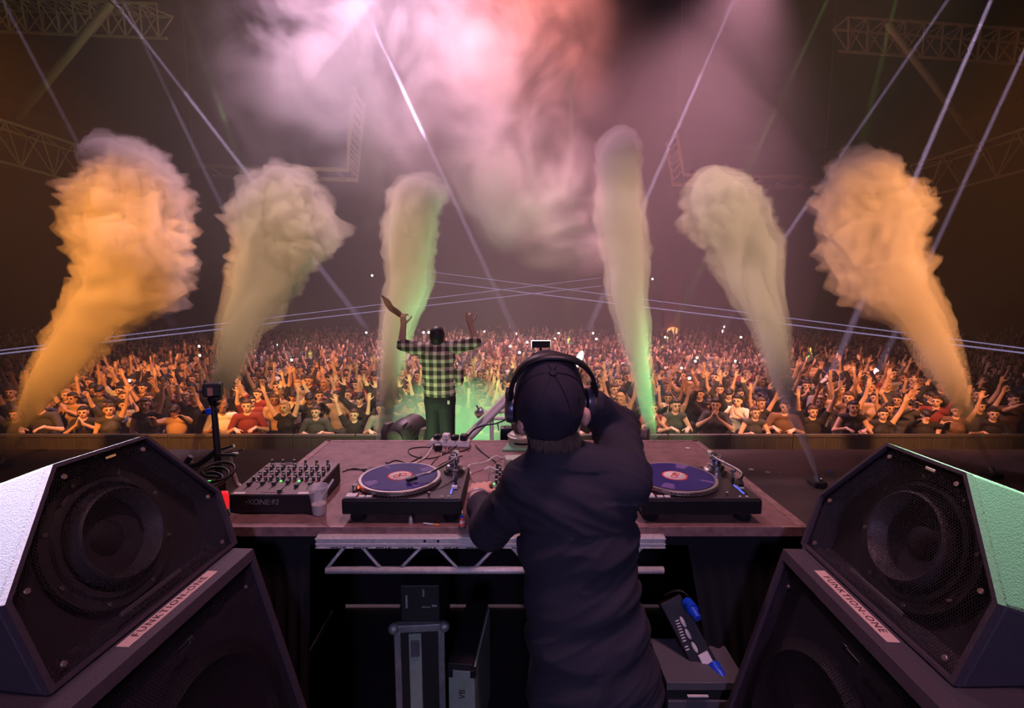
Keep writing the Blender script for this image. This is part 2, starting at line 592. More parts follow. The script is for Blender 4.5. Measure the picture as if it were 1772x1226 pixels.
part('table_top', M['table'], tb, lambda b: bx(b, TX0, TX1, TY0, TY1, TZ - 0.03, TZ, 0.003))
for (x0, x1, y0, y1) in ((TX0, TX1, TY0 - 0.006, TY0 + 0.008), (TX1 - 0.03, TX1 + 0.006, TY0, TY1), (TX0 - 0.006, TX0 + 0.03, TY0, TY1), (TX0, TX1, TY1 - 0.02, TY1 + 0.006)):
    part('edge_strip', M['table_edge'], tb, lambda b: bx(b, x0, x1, y0, y1, TZ - 0.034, TZ + 0.003, 0.0015))
for lx in (TX0 + 0.05, TX1 - 0.05):
    for ly in (TY0 + 0.06, TY1 - 0.06):
        part('leg', M['matte_black'], tb, lambda b: bx(b, lx - 0.03, lx + 0.03, ly - 0.03, ly + 0.03, 0, TZ - 0.03, 0.004))
part('back_panel', M['drape'], tb, lambda b: bx(b, TX0, TX1, TY1 - 0.035, TY1 - 0.02, 0.02, TZ - 0.03))
part('side_panel', M['drape'], tb, lambda b: bx(b, TX1 - 0.02, TX1 - 0.005, TY0 + 0.01, TY1 - 0.04, 0.02, TZ - 0.03))
part('side_panel', M['drape'], tb, lambda b: bx(b, TX0 + 0.005, TX0 + 0.02, TY0 + 0.01, TY1 - 0.04, 0.02, TZ - 0.03))
part('fascia', M['drape'], tb, lambda b: bx(b, TX0 + 0.03, TX1 - 0.03, TY0 + 0.008, TY0 + 0.02, TZ - 0.075, TZ - 0.034))
# black cloths hanging from the table front at either side of the truss
for (xa, xb, seed) in ((TX0 + 0.02, atz(545, 935, 0.99).x - 0.03, 1.0), (0.66, TX1 - 0.02, 5.0)):
    def cl(b):
        n = 30
        prev = None
        for i in range(n + 1):
            x = xa + (xb - xa) * i / n
            col = []
            for k in range(9):
                z = TZ - 0.04 - (TZ - 0.08) * k / 8
                slant = 0.0
                if seed > 2: slant = 0.20 * (k / 8) * (1 - i / n)
                if seed < 2: slant = -0.06 * (k / 8) * (i / n)
                y = TY0 + 0.03 + 0.012 * math.sin(i * 1.3 + seed) * (0.2 + k / 8)
                col.append(b.verts.new((x + slant, y, z)))
            if prev:
                for k in range(8):
                    b.faces.new((prev[k], prev[k + 1], col[k + 1], col[k]))
            prev = col
    o = part('cloth_panel', M['drape'], tb, cl, True)

# ------------------------------------------------------------------ truss under the table front
tz1 = 0.985
t0, t1 = atz(548, 936, tz1).x, atz(1152, 930, tz1).x
tr = empty('ladder_truss', (0, 1.70, 0.85), label='bare aluminium ladder truss fixed along the front of the booth table', cat='truss')
ty = 1.70
M['truss_alu'] = mat('truss_aluminium', (0.66, 0.66, 0.62), 0.45, 0.25, noise_scale=60, noise_amt=0.2)
xl = aty(548, 940, ty).x
xr = aty(1150, 940, ty).x
zt0, zt1 = aty(886, 948, ty).z, aty(886, 928, ty).z
zb0, zb1 = aty(886, 993, ty).z, aty(886, 981, ty).z
rt = (zt1 - zt0) / 2
rb = (zb1 - zb0) / 2
part('chord', M['truss_alu'], tr, lambda b: (bx(b, xl, xr, ty - 0.012, ty + 0.02, zt0, zt1, 0.004),
                                        [bx(b, xl, xr, ty - 0.016, ty - 0.010, zt0 + (zt1 - zt0) * q, zt0 + (zt1 - zt0) * q + 0.003, 0) for q in (0.1, 0.42, 0.86)]))
part('chord', M['truss_alu'], tr, lambda b: cone(b, (xl + 0.03, ty, (zb0 + zb1) / 2), (xr, ty, (zb0 + zb1) / 2), rb, rb, 14))
ups = [(595, 948, 565, 985), (628, 948, 660, 985), (728, 948, 692, 985), (758, 948, 793, 985), (856, 948, 820, 985), (886, 948, 921, 985), (984, 948, 949, 985), (1015, 948, 1050, 985), (1110, 948, 1076, 985), (1136, 948, 1166, 985)]
for (ax, ay, bx_, by) in ups:
    a_, b_ = aty(ax, ay, ty), aty(bx_, by, ty)
    if b_.x < xr and a_.x < xr:
        part('brace', M['truss_alu'], tr, lambda b: cone(b, a_, b_, 0.0065, 0.0065, 10))
for hx in (735, 758):
    p = aty(hx, 937, ty - 0.0125)
    part('bolt_hole', M['matte_black'], tr, lambda b: cone(b, p, p + Vector((0, -0.0015, 0)), 0.005, 0.005, 12))
# rear chord of the same truss
part('rear_chord', M['truss_alu'], tr, lambda b: cone(b, (xl + 0.05, ty + 0.22, (zb0 + zb1) / 2), (xr, ty + 0.22, (zb0 + zb1) / 2), 0.012, 0.012, 12))
for i in range(7):
    xx = xl + 0.08 + i * 0.17
    part('rear_brace', M['truss_alu'], tr, lambda b: cone(b, (xx, ty + 0.02, zt0), (xx + 0.06, ty + 0.22, (zb0 + zb1) / 2), 0.006, 0.006, 8))
# repeated print along the top chord
for k in range(13):
    xx = xl + 0.09 + k * 0.083
    if xx > xr - 0.05: break
    o_ = Vector((xx, ty - 0.0175, zt0 + 0.008)) - tr.location

    def marks(b):
        B_ = basis(o_, (1, 0, 0), (0, 0, 1), (0, -1, 0))
        for q in range(5):
            bx(b, -0.032 + q * 0.006, -0.0275 + q * 0.006, -0.0022, 0.0022, 0, 0.0003, 0, B_)
        prism(b, [(0.000, -0.003), (0.008, -0.003), (0.005, 0.0035)], 0, 0.0003, B_)
        bx(b, 0.011, 0.024, 0.0005, 0.003, 0, 0.0003, 0, B_)
        bx(b, 0.011, 0.021, -0.003, -0.0008, 0, 0.0003, 0, B_)
    bm = bmesh.new()
    marks(bm)
    bm_obj('printed_mark', bm, M['matte_black'], tr)

# ------------------------------------------------------------------ turntables
M['plinth'] = mat('deck_plinth', (0.030, 0.022, 0.026), 0.38, noise_scale=80, noise_amt=0.15)
M['plinth_side'] = mat('deck_plinth_side', (0.006, 0.006, 0.008), 0.5)
M['platter'] = mat('platter_metal', (0.62, 0.56, 0.52), 0.3, 0.9)
M['vinyl'] = mat('blue_vinyl', (0.012, 0.008, 0.15), 0.3, spec=0.25)
M['vinyl_light'] = mat('control_vinyl_patch', (0.13, 0.08, 0.28), 0.25)
M['label'] = mat('record_label', (0.85, 0.78, 0.70), 0.6)
M['label_ring'] = mat('record_label_ring', (0.75, 0.10, 0.05), 0.6)
M['led_blue'] = mat('blue_led', (0.02, 0.03, 0.6), 0.4, emit=(0.08, 0.12, 1.0), estr=3.0)
M['led_red'] = mat('red_lamp', (0.6, 0.02, 0.02), 0.4, emit=(1.0, 0.06, 0.02), estr=4.0)
M['led_green'] = mat('green_led', (0.02, 0.6, 0.05), 0.4, emit=(0.1, 1.0, 0.15), estr=3.0)
TTW, TTD = 0.453, 0.353


def turntable(loc, label, spin):
    t = empty('turntable', loc, label=label, cat='turntable', group='turntables on the booth table')
    L = Vector(loc)
    z0, z1 = 0.038, 0.100

    def p(name, m, fn, smooth=False, parent=None):
        bm = bmesh.new()
        fn(bm)
        return bm_obj(name, bm, m, parent or t, smooth)
    p('plinth', M['plinth_side'], lambda b: bx(b, -TTW / 2, TTW / 2, 0, TTD, z0, z1 - 0.004, 0.006))
    p('top_plate', M['plinth'], lambda b: bx(b, -TTW / 2 + 0.004, TTW / 2 - 0.004, 0.004, TTD - 0.004, z1 - 0.004, z1, 0.002))
    for fx in (-0.18, 0.18):
        for fy in (0.055, 0.30):
            p('foot', M['black'], lambda b: lathe(b, [(0.0, 0), (0.030, 0), (0.033, 0.012), (0.026, 0.02), (0.026, 0.045), (0, 0.045)], 20, Matrix.Translation((fx, fy, 0))), True)
    c = (-0.045, 0.178)
    pl = p('platter', M['platter'], lambda b: lathe(b, [(0.0, 0.0), (0.150, 0.0), (0.166, 0.004), (0.167, 0.010), (0.163, 0.011), (0.163, 0.016), (0.167, 0.017), (0.164, 0.021), (0.0, 0.021)], 72, Matrix.Translation((c[0], c[1], z1))), True)
    dots = bmesh.new()
    for row, zz in ((0, 0.0065), (1, 0.0135)):
        for k in range(72):
            a = 2 * math.pi * (k + 0.5 * row) / 72
            m4 = Matrix.Translation((c[0] + 0.1672 * math.cos(a), c[1] + 0.1672 * math.sin(a), z1 + zz)) @ Matrix.Rotation(a, 4, 'Z')
            bx(dots, -0.0006, 0.0006, -0.003, 0.003, -0.0016, 0.0016, 0, m4)
    o = bm_obj('strobe_dots', dots, M['chrome'], pl)
    o['kind'] = 'stuff'
    # tonearm
    pv = Vector((0.165, 0.285, z1))
    p('tonearm_base', M['chrome'], lambda b: lathe(b, [(0, 0), (0.047, 0), (0.047, 0.012), (0.036, 0.018), (0.034, 0.034), (0.020, 0.038), (0.020, 0.060), (0, 0.060)], 36, Matrix.Translation(pv)), True)
    p('gimbal', M['chrome'], lambda b: (bx(b, pv.x - 0.022, pv.x - 0.016, pv.y - 0.012, pv.y + 0.012, z1 + 0.036, z1 + 0.075, 0.002), bx(b, pv.x + 0.016, pv.x + 0.022, pv.y - 0.012, pv.y + 0.012, z1 + 0.036, z1 + 0.075, 0.002), cone(b, pv + Vector((-0.022, 0, 0.06)), pv + Vector((0.022, 0, 0.06)), 0.007, 0.007, 12)), True)
    hz_ = z1 + 0.062
    if spin:
        tip = Vector((0.03, 0.115, hz_ - 0.018))
        mid = Vector((0.115, 0.165, hz_ - 0.004))
    else:
        tip = Vector((0.172, 0.075, hz_ - 0.015))
        mid = Vector((0.195, 0.15, hz_ - 0.002))
    arm = p('tonearm', M['chrome'], lambda b: tube(b, spline([pv + Vector((0, 0.03, 0.062)), pv + Vector((0, -0.02, 0.062)), mid, (mid + tip) / 2 + Vector((0.012, -0.008, 0.002)), tip], 6), 0.0055, 10), True)
    d = (tip - mid).normalized()
    p('headshell', M['black'], lambda b: bx(b, -0.010, 0.010, -0.006, 0.036, -0.012, 0.002, 0.002, Matrix.Translation(tip) @ d.to_track_quat('Y', 'Z').to_matrix().to_4x4()), parent=arm)
    p('counterweight', M['chrome'], lambda b: cone(b, pv + Vector((0, 0.028, 0.062)), pv + Vector((0.0, 0.062, 0.062)), 0.017, 0.017, 24), True, parent=arm)
    p('arm_rest', M['grey'], lambda b: (cone(b, (0.185, 0.16, z1), (0.185, 0.16, z1 + 0.05), 0.006, 0.006, 10), bx(b, 0.175, 0.195, 0.154, 0.166, z1 + 0.046, z1 + 0.054, 0.001)))
    p('pitch_slot', M['plinth_side'], lambda b: bx(b, 0.184, 0.192, 0.045, 0.145, z1, z1 + 0.0012))
    sl = p('pitch_scale', M['led_blue'], lambda b: [bx(b, 0.176, 0.181, 0.050 + k * 0.009, 0.0535 + k * 0.009, z1, z1 + 0.0014) for k in range(10)])
    p('pitch_fader', M['white'], lambda b: bx(b, 0.176, 0.200, 0.092, 0.106, z1 + 0.001, z1 + 0.012, 0.002))
    p('start_button', M['white'], lambda b: bx(b, -0.215, -0.175, 0.012, 0.045, z1, z1 + 0.006, 0.001))
    p('speed_button', M['white'], lambda b: bx(b, -0.165, -0.143, 0.012, 0.026, z1, z1 + 0.005, 0.001))
    p('speed_button', M['white'], lambda b: bx(b, -0.138, -0.116, 0.012, 0.026, z1, z1 + 0.005, 0.001))
    tw = p('strobe_tower', M['chrome'], lambda b: (cone(b, (-0.195, 0.072, z1), (-0.195, 0.072, z1 + 0.028), 0.012, 0.012, 20)), True)
    p('strobe_lamp', M['led_red'], lambda b: bx(b, -0.184, -0.181, 0.066, 0.078, z1 + 0.012, z1 + 0.022, 0.001), parent=tw)
    p('target_lamp', M['chrome'], lambda b: cone(b, (0.10, 0.022, z1), (0.10, 0.022, z1 + 0.018), 0.005, 0.005, 12), True)
    for k in range(2):
        p('speed_led', M['white'], lambda b: lathe(b, [(0, 0), (0.005, 0), (0.005, 0.003), (0, 0.003)], 12, Matrix.Translation((0.150 + 0.025 * k, 0.020, z1))))
    p('plate_strip', M['chrome'], lambda b: bx(b, 0.165, 0.215, 0.322, 0.336, z1, z1 + 0.002, 0.0005))
    if not spin:
        pl_ = p('cue_lamp', M['led_green'], lambda b: bx(b, 0.186, 0.204, 0.108, 0.116, z1 + 0.0125, z1 + 0.014))
    # record
    r = empty('vinyl_record', L + Vector((c[0], c[1], z1 + 0.0215)), R(38 if spin else 60),
              'blue control record spinning on the ' + ('turntable beside the plastic cup' if spin else 'turntable to the right of the performer'), 'record', 'blue records on the decks')

    def q(name, m, fn, smooth=False):
        bm = bmesh.new()
        fn(bm)
        return bm_obj(name, bm, m, r, smooth)
    q('disc', M['vinyl'], lambda b: lathe(b, [(0, 0), (0.152, 0), (0.1525, 0.0008), (0.152, 0.0016), (0.0, 0.0016)], 80), True)
    for a in (0, 90, 180, 270):
        def seg(b):
            n = 7
            w_ = 20 if a % 180 == 0 else 7
            i_, o_ = [], []
            for k in range(n):
                t_ = R(a - w_ / 2 + w_ * k / (n - 1))
                i_.append(b.verts.new((0.098 * math.cos(t_), 0.098 * math.sin(t_), 0.0019)))
                o_.append(b.verts.new((0.148 * math.cos(t_), 0.148 * math.sin(t_), 0.0019)))
            for k in range(n - 1):
                b.faces.new((i_[k], o_[k], o_[k + 1], i_[k + 1]))
        q('marker_band', M['vinyl_light'], seg)
    q('label_ring', M['label_ring'], lambda b: lathe(b, [(0, 0.0016), (0.052, 0.0016), (0.052, 0.0022), (0, 0.0022)], 48))
    lb = q('label', M['label'], lambda b: lathe(b, [(0, 0.0022), (0.045, 0.0022), (0.045, 0.0028), (0, 0.0028)], 48))
    q('spindle', M['chrome'], lambda b: lathe(b, [(0.0035, 0.0), (0.0035, 0.012), (0.0, 0.014)], 12), True)

    def logo(b):
        for s_ in (-1, 1):
            pts = [Vector((s_ * 0.015 + 0.0125 * math.cos(2 * math.pi * k / 20), 0.0125 * math.sin(2 * math.pi * k / 20), 0.0032)) for k in range(21)]
            tube(b, pts, 0.0022, 6, False)
    q('label_logo', M['label_ring'], logo)
    return t


turntable((-0.415, 1.742, TZ), 'black turntable with its tonearm on a blue record beside the plastic cup', True)
turntable((0.715, 1.742, TZ), 'black turntable with its tonearm parked, right of the performer', False)

# ------------------------------------------------------------------ mixers
M['mixer'] = mat('mixer_body', (0.012, 0.010, 0.012), 0.5)
M['mixer_top'] = mat('mixer_face', (0.16, 0.13, 0.12), 0.45, 0.2, noise_scale=60, noise_amt=0.2)
M['knob'] = mat('knob_rubber', (0.02, 0.03, 0.028), 0.5)
M['knob_cap'] = mat('knob_cap', (0.55, 0.55, 0.48), 0.4)
M['cap_red'] = mat('knob_cap_red', (0.75, 0.12, 0.10), 0.4)
M['cap_yellow'] = mat('knob_cap_yellow', (0.75, 0.55, 0.10), 0.4)
M['print_grey'] = mat('print_grey', (0.19, 0.20, 0.20), 0.5)


def knob_mesh(name, r, h, capm):
    bm = bmesh.new()
    lathe(bm, [(0, 0), (r * 1.15, 0), (r, h * 0.25), (r * 0.85, h), (0, h)], 10)
    lathe(bm, [(0, h), (r * 0.8, h), (r * 0.75, h + 0.001), (0, h + 0.001)], 8, mi=1)
    bx(bm, -0.001, 0.001, 0, r * 0.85, h, h + 0.0015, mi=1)
    me = bpy.data.meshes.new(name)
    bm.to_mesh(me)
    bm.free()
    me.materials.append(M['knob'])
    me.materials.append(capm)
    return me


KN = [knob_mesh('knob', 0.0065, 0.017, M[c]) for c in ('knob_cap', 'cap_red', 'cap_yellow')]
KNT = knob_mesh('knob', 0.006, 0.026, M['knob_cap'])


def fader_mesh():
    bm = bmesh.new()
    bx(bm, -0.007, 0.007, -0.010, 0.010, 0.002, 0.014, 0.002)
    bx(bm, -0.0075, 0.0075, -0.001, 0.001, 0.0138, 0.0146, 0, mi=1)
    me = bpy.data.meshes.new('fader')
    bm.to_mesh(me)
    bm.free()
    me.materials.append(M['knob'])
    me.materials.append(M['white'])
    return me


FAD = fader_mesh()


def mixer(name, loc, wid, dep, h, slope, cols, rows, label, seed, backplate=True):
    t = empty(name, loc, label=label, cat='mixer', group='mixers on the booth table')
    rr = random.Random(seed)

    def p(nm, m, fn, smooth=False, parent=None):
        bm = bmesh.new()
        fn(bm)
        return bm_obj(nm, bm, m, parent or t, smooth)
    tilt = math.atan(slope / dep)

    def body(b):
        prof = [(0, 0.006), (dep, 0.006), (dep, h + slope - 0.003), (0, h - 0.003)]
        prism(b, prof, -wid / 2, wid / 2, basis((0, 0, 0), (0, 1, 0), (0, 0, 1), (1, 0, 0)), 0.003)
    p('case', M['mixer'], body)
    for fx in (-1, 1):
        for fy in (0.03, dep - 0.03):
            p('foot', M['black'], lambda b: lathe(b, [(0, 0), (0.012, 0), (0.012, 0.008), (0, 0.008)], 12, Matrix.Translation((fx * (wid / 2 - 0.03), fy, 0))))
    T = Matrix.Translation((0, 0, h - 0.003)) @ Matrix.Rotation(tilt, 4, 'X')
    face = p('face_plate', M['mixer_top'], lambda b: bx(b, -wid / 2 + 0.003, wid / 2 - 0.003, 0.003, dep - 0.003, 0.0, 0.003, 0.001, T))

    def put(nm, me, x, y):
        o = link(nm, me, t)
        o.matrix_local = T @ Matrix.Translation((x, y, 0.003)) @ Matrix.Rotation(rr.uniform(-2.2, 2.2) if nm == 'knob' else 0, 4, 'Z')
        return o
    cw = wid / (cols + 0.5)
    for c in range(cols):
        x = -wid / 2 + cw * (c + 0.75)
        for r_ in range(rows):
            y = dep * (0.40 + 0.50 * r_ / (rows - 1))
            me = KNT if r_ == rows - 1 else KN[rr.choices((0, 1, 2), (9, 1.2, 0.6))[0]]
            put('knob', me, x + (cw * 0.18 if r_ % 2 else -cw * 0.1), y)
            if r_ % 2 == 0 and r_ < rows - 1:
                put('knob', KN[0], x + cw * 0.32, y)
        p('fader_slot', M['matte_black'], lambda b: bx(b, x - 0.002, x + 0.002, dep * 0.13, dep * 0.34, 0.003, 0.0036, 0, T))
        put('fader', FAD, x, dep * rr.uniform(0.16, 0.32))
    p('crossfader_slot', M['matte_black'], lambda b: bx(b, -0.045, 0.045, dep * 0.055, dep * 0.063, 0.003, 0.0036, 0, T))
    put('fader', FAD, 0.03, dep * 0.06)
    for k in range(cols * 2):
        p('button', M[rr.choice(['white', 'cap_yellow', 'cap_red', 'led_green', 'grey'])], lambda b: bx(b, -wid / 2 + cw * (0.5 + k * 0.5) - 0.004, -wid / 2 + cw * (0.5 + k * 0.5) + 0.004, dep * 0.365, dep * 0.385, 0.003, 0.007, 0.001, T))
    p('meter', M['grey'], lambda b: bx(b, -wid * 0.30, -wid * 0.08, dep * 0.93, dep * 0.97, 0.003, 0.007, 0.001, T))
    for x0 in (-wid / 2 + 0.012, wid / 2 - 0.058):
        p('paper_strip', M['white'], lambda b: bx(b, x0, x0 + 0.046, 0.006, 0.022, 0.003, 0.0036, 0, T))
    return t


mx = mixer('club_mixer', (-0.95, 1.825, TZ), 0.325, 0.32, 0.082, 0.018, 6, 7, 'wide black club mixer with rows of knobs beside the plastic cup', 3)
text_mesh('lettering', '\u25C2XONE:92', 0.031, M['print_grey'], mx, basis((-0.035, -0.0036, 0.052), (1, 0, 0), (0, 0, 1), (0, -1, 0)), 0.0003, shear=0.25)
mixer('channel_mixer', (0.075, 1.80, TZ), 0.35, 0.30, 0.085, 0.012, 6, 7, 'grey channel mixer under the hand of the performer', 9)

# ------------------------------------------------------------------ plastic cup
cup = empty('plastic_cup', atz(553, 890, TZ), label='clear plastic cup with a little pale drink and a straw', cat='cup')
M['cup'] = mat('clear_plastic', (0.85, 0.83, 0.80), 0.22, spec=0.5)
nt = M['cup'].node_tree
tp = nt.nodes.new('ShaderNodeBsdfTransparent')
ms = nt.nodes.new('ShaderNodeMixShader')
ms.inputs[0].default_value = 0.30
nt.links.new(tp.outputs[0], ms.inputs[1])
nt.links.new(nt.nodes['Principled BSDF'].outputs[0], ms.inputs[2])
nt.links.new(ms.outputs[0], nt.nodes['Material Output'].inputs['Surface'])
M['drink'] = mat('pale_drink', (0.90, 0.76, 0.58), 0.15, spec=0.5)
bm = bmesh.new()
lathe(bm, [(0, 0.0), (0.024, 0.0), (0.0255, 0.003), (0.029, 0.048), (0.0305, 0.052), (0.0375, 0.112), (0.039, 0.114), (0.0375, 0.116), (0.0365, 0.112), (0.0245, 0.004), (0, 0.004)], 40)
bm_obj('cup_wall', bm, M['cup'], cup, 'all')
bm = bmesh.new()
lathe(bm, [(0, 0.0045), (0.0243, 0.0045), (0.0275, 0.044), (0, 0.044)], 36)
bm_obj('drink', bm, M['drink'], cup, True)
bm = bmesh.new()
bx(bm, -0.004, 0.004, -0.001, 0.001, 0, 0.13, 0, Matrix.Translation((-0.012, 0, 0.035)) @ Matrix.Rotation(R(34), 4, 'Y'))
bm_obj('stirrer', bm, M['white'], cup)

# ------------------------------------------------------------------ small things and cables on the table
M['cable_black'] = mat('black_cable', (0.008, 0.007, 0.008), 0.5)
M['cable_white'] = mat('white_cable', (0.80, 0.78, 0.68), 0.5)
M['cable_red'] = mat('pink_cable', (0.65, 0.30, 0.25), 0.5)


def cable(pix, r, m, label, cat='cable', lift=0.0, z=None):
    pts = []
    for q in pix:
        zz = TZ + r + (q[2] if len(q) > 2 else 0)
        pts.append(atz(q[0], q[1], zz))
    b0 = pts[0].copy()
    b0.z = TZ
    bm = bmesh.new()
    tube(bm, [p - b0 for p in spline(pts, 7)], r, 8)
    o = bm_obj('cable', bm, m, loc=b0)
    return tag(o, label, cat, 'cables on the booth table')


cable([(758, 770, .03), (750, 772), (738, 790), (722, 800), (712, 803), (704, 808, .04)], 0.0042, M['cable_white'], 'white lead running from the power strip to the turntable by the cup')
cable([(795, 768, .01), (770, 786), (740, 794), (712, 788), (708, 778), (730, 774), (752, 776), (770, 784), (800, 781), (812, 776)], 0.003, M['cable_black'], 'thin black lead looped across the table behind the decks')
cable([(778, 775, .01), (765, 786), (752, 798), (745, 808), (752, 812), (765, 803), (785, 795), (800, 789)], 0.0026, M['cable_black'], 'thin black lead curling behind the tonearm of the spinning deck')
cable([(600, 813), (640, 812), (660, 808), (672, 802), (684, 797), (697, 800), (705, 803), (690, 806), (672, 806), (668, 800), (680, 806), (705, 803), (730, 790)], 0.003, M['cable_black'], 'black lead in a small coil between mixer and turntable')
cable([(593, 817), (612, 811), (630, 815), (640, 822)], 0.003, M['cable_black'], 'short black lead leaving the side of the wide mixer')
cable([(775, 774, .02), (772, 782), (765, 785), (763, 790)], 0.003, M['cable_red'], 'short pink lead hanging from the power strip')
cable([(815, 822, .02), (812, 806, .03), (840, 800, .02), (857, 790, .02), (870, 793), (895, 792), (920, 792)], 0.0042, M['cable_white'], 'white lead arching from the channel mixer to the little junction box')
cable([(838, 814, .10), (848, 809, .11), (862, 814, .09), (880, 812, .06), (888, 803, .04), (905, 798, .02), (925, 796)], 0.0042, M['cable_white'], 'white lead looped over the back of the channel mixer')
cable([(884, 794, .04), (893, 800, .05), (902, 790, .06), (915, 800, .04), (928, 797, .03)], 0.0038, M['cable_white'], 'tangled white lead on top of the junction box')
cable([(822, 770, .01), (838, 786), (855, 798), (868, 808), (878, 812)], 0.0035, M['cable_black'], 'black lead running from the power strip to the junction box')

# power strip
c = atz(772, 771, TZ)
ps = empty('power_strip', c, R(-8), 'white and black power strip at the far edge of the table', 'power strip')
for nm, m, (x0, x1, y0, y1, z0, z1) in (('strip_body', M['white'], (-0.09, 0.14, -0.03, 0.03, 0, 0.035)),):
    bm = bmesh.new()
    bx(bm, x0, x1, y0, y1, z0, z1, 0.006)
    bm_obj(nm, bm, m, ps)
for k in range(4):
    bm = bmesh.new()
    bx(bm, -0.07 + k * 0.052, -0.03 + k * 0.052, -0.022, 0.022, 0.035, 0.062 + 0.008 * (k % 2), 0.006)
    cone(bm, (-0.05 + k * 0.052, 0, 0.06), (-0.05 + k * 0.052 + 0.02, -0.045, 0.068), 0.007, 0.005, 10)
    bm_obj('plug', bm, M['black'] if k != 1 else M['white'], ps)
c = atz(757, 778, TZ)
ad = empty('power_adapter', c, R(20), 'small black power adapter with a white sticker by the strip', 'adapter')
bm = bmesh.new()
bx(bm, -0.022, 0.022, -0.03, 0.03, 0, 0.03, 0.005)
bm_obj('adapter_case', bm, M['black'], ad)
bm = bmesh.new()
bx(bm, -0.012, 0.014, -0.022, 0.005, 0.03, 0.0306)
bm_obj('sticker', bm, M['white'], ad)
# junction box with dials
c = atz(893, 812, TZ)
jb = empty('junction_box', c + Vector((0.0, 0.03, 0)), R(6), 'small pale green junction box with dials behind the channel mixer', 'box')
bm = bmesh.new()
bx(bm, -0.055, 0.085, -0.03, 0.04, 0, 0.05, 0.004)
bm_obj('box_case', bm, mat('pale_green_case', (0.42, 0.52, 0.40), 0.5), jb)  # pale green is the base colour of the case
for k in range(4):
    bm = bmesh.new()
    cone(bm, (-0.04 + k * 0.034, -0.03, 0.026), (-0.04 + k * 0.034, -0.042, 0.026), 0.010, 0.008, 14)
    bm_obj('dial', bm, M['black'] if k % 2 else M['cap_red'], jb)

# lamp foot: a round drum on a green plate
c = atz(905, 779, TZ)
lf = empty('drum_lamp', c + Vector((0, 0.07, 0)), 0, 'round metal drum lamp on a green plate at the back of the table', 'lamp')
bm = bmesh.new()
prism(bm, [(-0.115, -0.10), (0.09, -0.10), (0.10, 0.08), (-0.075, 0.08)], 0, 0.012, None, 0.003)
bm_obj('base_plate', bm, M['green'], lf)  # plate has one even green base colour
M['drum'] = mat('drum_metal', (0.52, 0.56, 0.46), 0.35, 0.5)
bm = bmesh.new()
lathe(bm, [(0, 0.012), (0.082, 0.012), (0.084, 0.055), (0.088, 0.058), (0.088, 0.066), (0.080, 0.070), (0.074, 0.078), (0.055, 0.082), (0, 0.082)], 44)
bm_obj('drum', bm, M['drum'], lf, True)
bm = bmesh.new()
for k in range(13):
    a0, a1 = R(235 + k * 5), R(235 + k * 5 + 5)
    v = [bm.verts.new((0.0852 * math.cos(a), 0.0852 * math.sin(a), z)) for a, z in ((a0, 0.030), (a1, 0.030), (a1, 0.042), (a0, 0.042))]
    bm.faces.new(v)
bm_obj('name_band', bm, M['matte_black'], lf)
bm = bmesh.new()
lathe(bm, [(0.05, 0.082), (0.06, 0.12), (0.045, 0.16), (0.0, 0.17)], 24)
bm_obj('lamp_dome', bm, M['grey'], lf, True)

# cigarette and lighter stub, tiny striped bottle
c = atz(745, 909, TZ)
cg = empty('cigarette', c + Vector((0, 0, 0.004)), R(-12), 'half smoked cigarette lying at the front of the table', 'cigarette')
for nm, a, b_, m in (('paper_tube', -0.028, 0.012, M['white']), ('filter', 0.012, 0.034, mat('cigarette_filter', (0.75, 0.35, 0.08), 0.8))):
    bm = bmesh.new()
    cone(bm, (a, 0, 0), (b_, 0, 0), 0.0038, 0.0038, 12)
    bm_obj(nm, bm, m, cg)
c = atz(711, 906, TZ)
bm = bmesh.new()
lathe(bm, [(0, 0), (0.009, 0), (0.009, 0.018), (0.006, 0.022), (0.006, 0.03), (0, 0.03)], 14)
tag(bm_obj('bottle_cap', bm, M['alu'], None, True, loc=c), 'small silver cap standing under the turntable by the cup', 'cap')
c = atz(800, 914, TZ)
kb = empty('key_fob', c, 0, 'small red white and blue striped fob on the table edge by the sleeve', 'key fob')
for k in range(5):
    bm = bmesh.new()
    lathe(bm, [(0, 0), (0.014 - 0.002 * k, 0), (0.013 - 0.002 * k, 0.010), (0, 0.010)], 14, Matrix.Translation((0, 0, k * 0.010)))
    bm_obj('stripe', bm, (M['grey'], M['cap_red'], M['white'], M['cap_red'], M['blue'])[k], kb, True)
bm = bmesh.new()
lathe(bm, [(0.004, 0.05), (0.004, 0.058), (0.006, 0.062), (0.0, 0.068)], 12)
bm_obj('cap', bm, M['chrome'], kb, True)


# ------------------------------------------------------------------ loudspeaker stacks
def cabinet_mat(name, color, scale=260):
    return mat(name, color, 0.55, noise_scale=scale, noise_amt=0.2, bump=0.2, bump_scale=scale)


M['cab'] = cabinet_mat('textured_black_cabinet', (0.050, 0.042, 0.055))
M['cab_edge'] = mat('cabinet_frame', (0.060, 0.045, 0.058), 0.5, noise_scale=150, noise_amt=0.2, bump=0.2)
M['cone_paper'] = mat('driver_cone', (0.030, 0.026, 0.030), 0.6, spec=0.4)
M['surround'] = mat('driver_surround', (0.055, 0.048, 0.052), 0.45)
M['bolt'] = mat('bolt_metal', (0.45, 0.36, 0.36), 0.35, 0.8)
M['plate'] = mat('name_plate', (0.62, 0.42, 0.36), 0.45, 0.0)
M['plate_ink'] = mat('plate_ink', (0.05, 0.025, 0.03), 0.6)


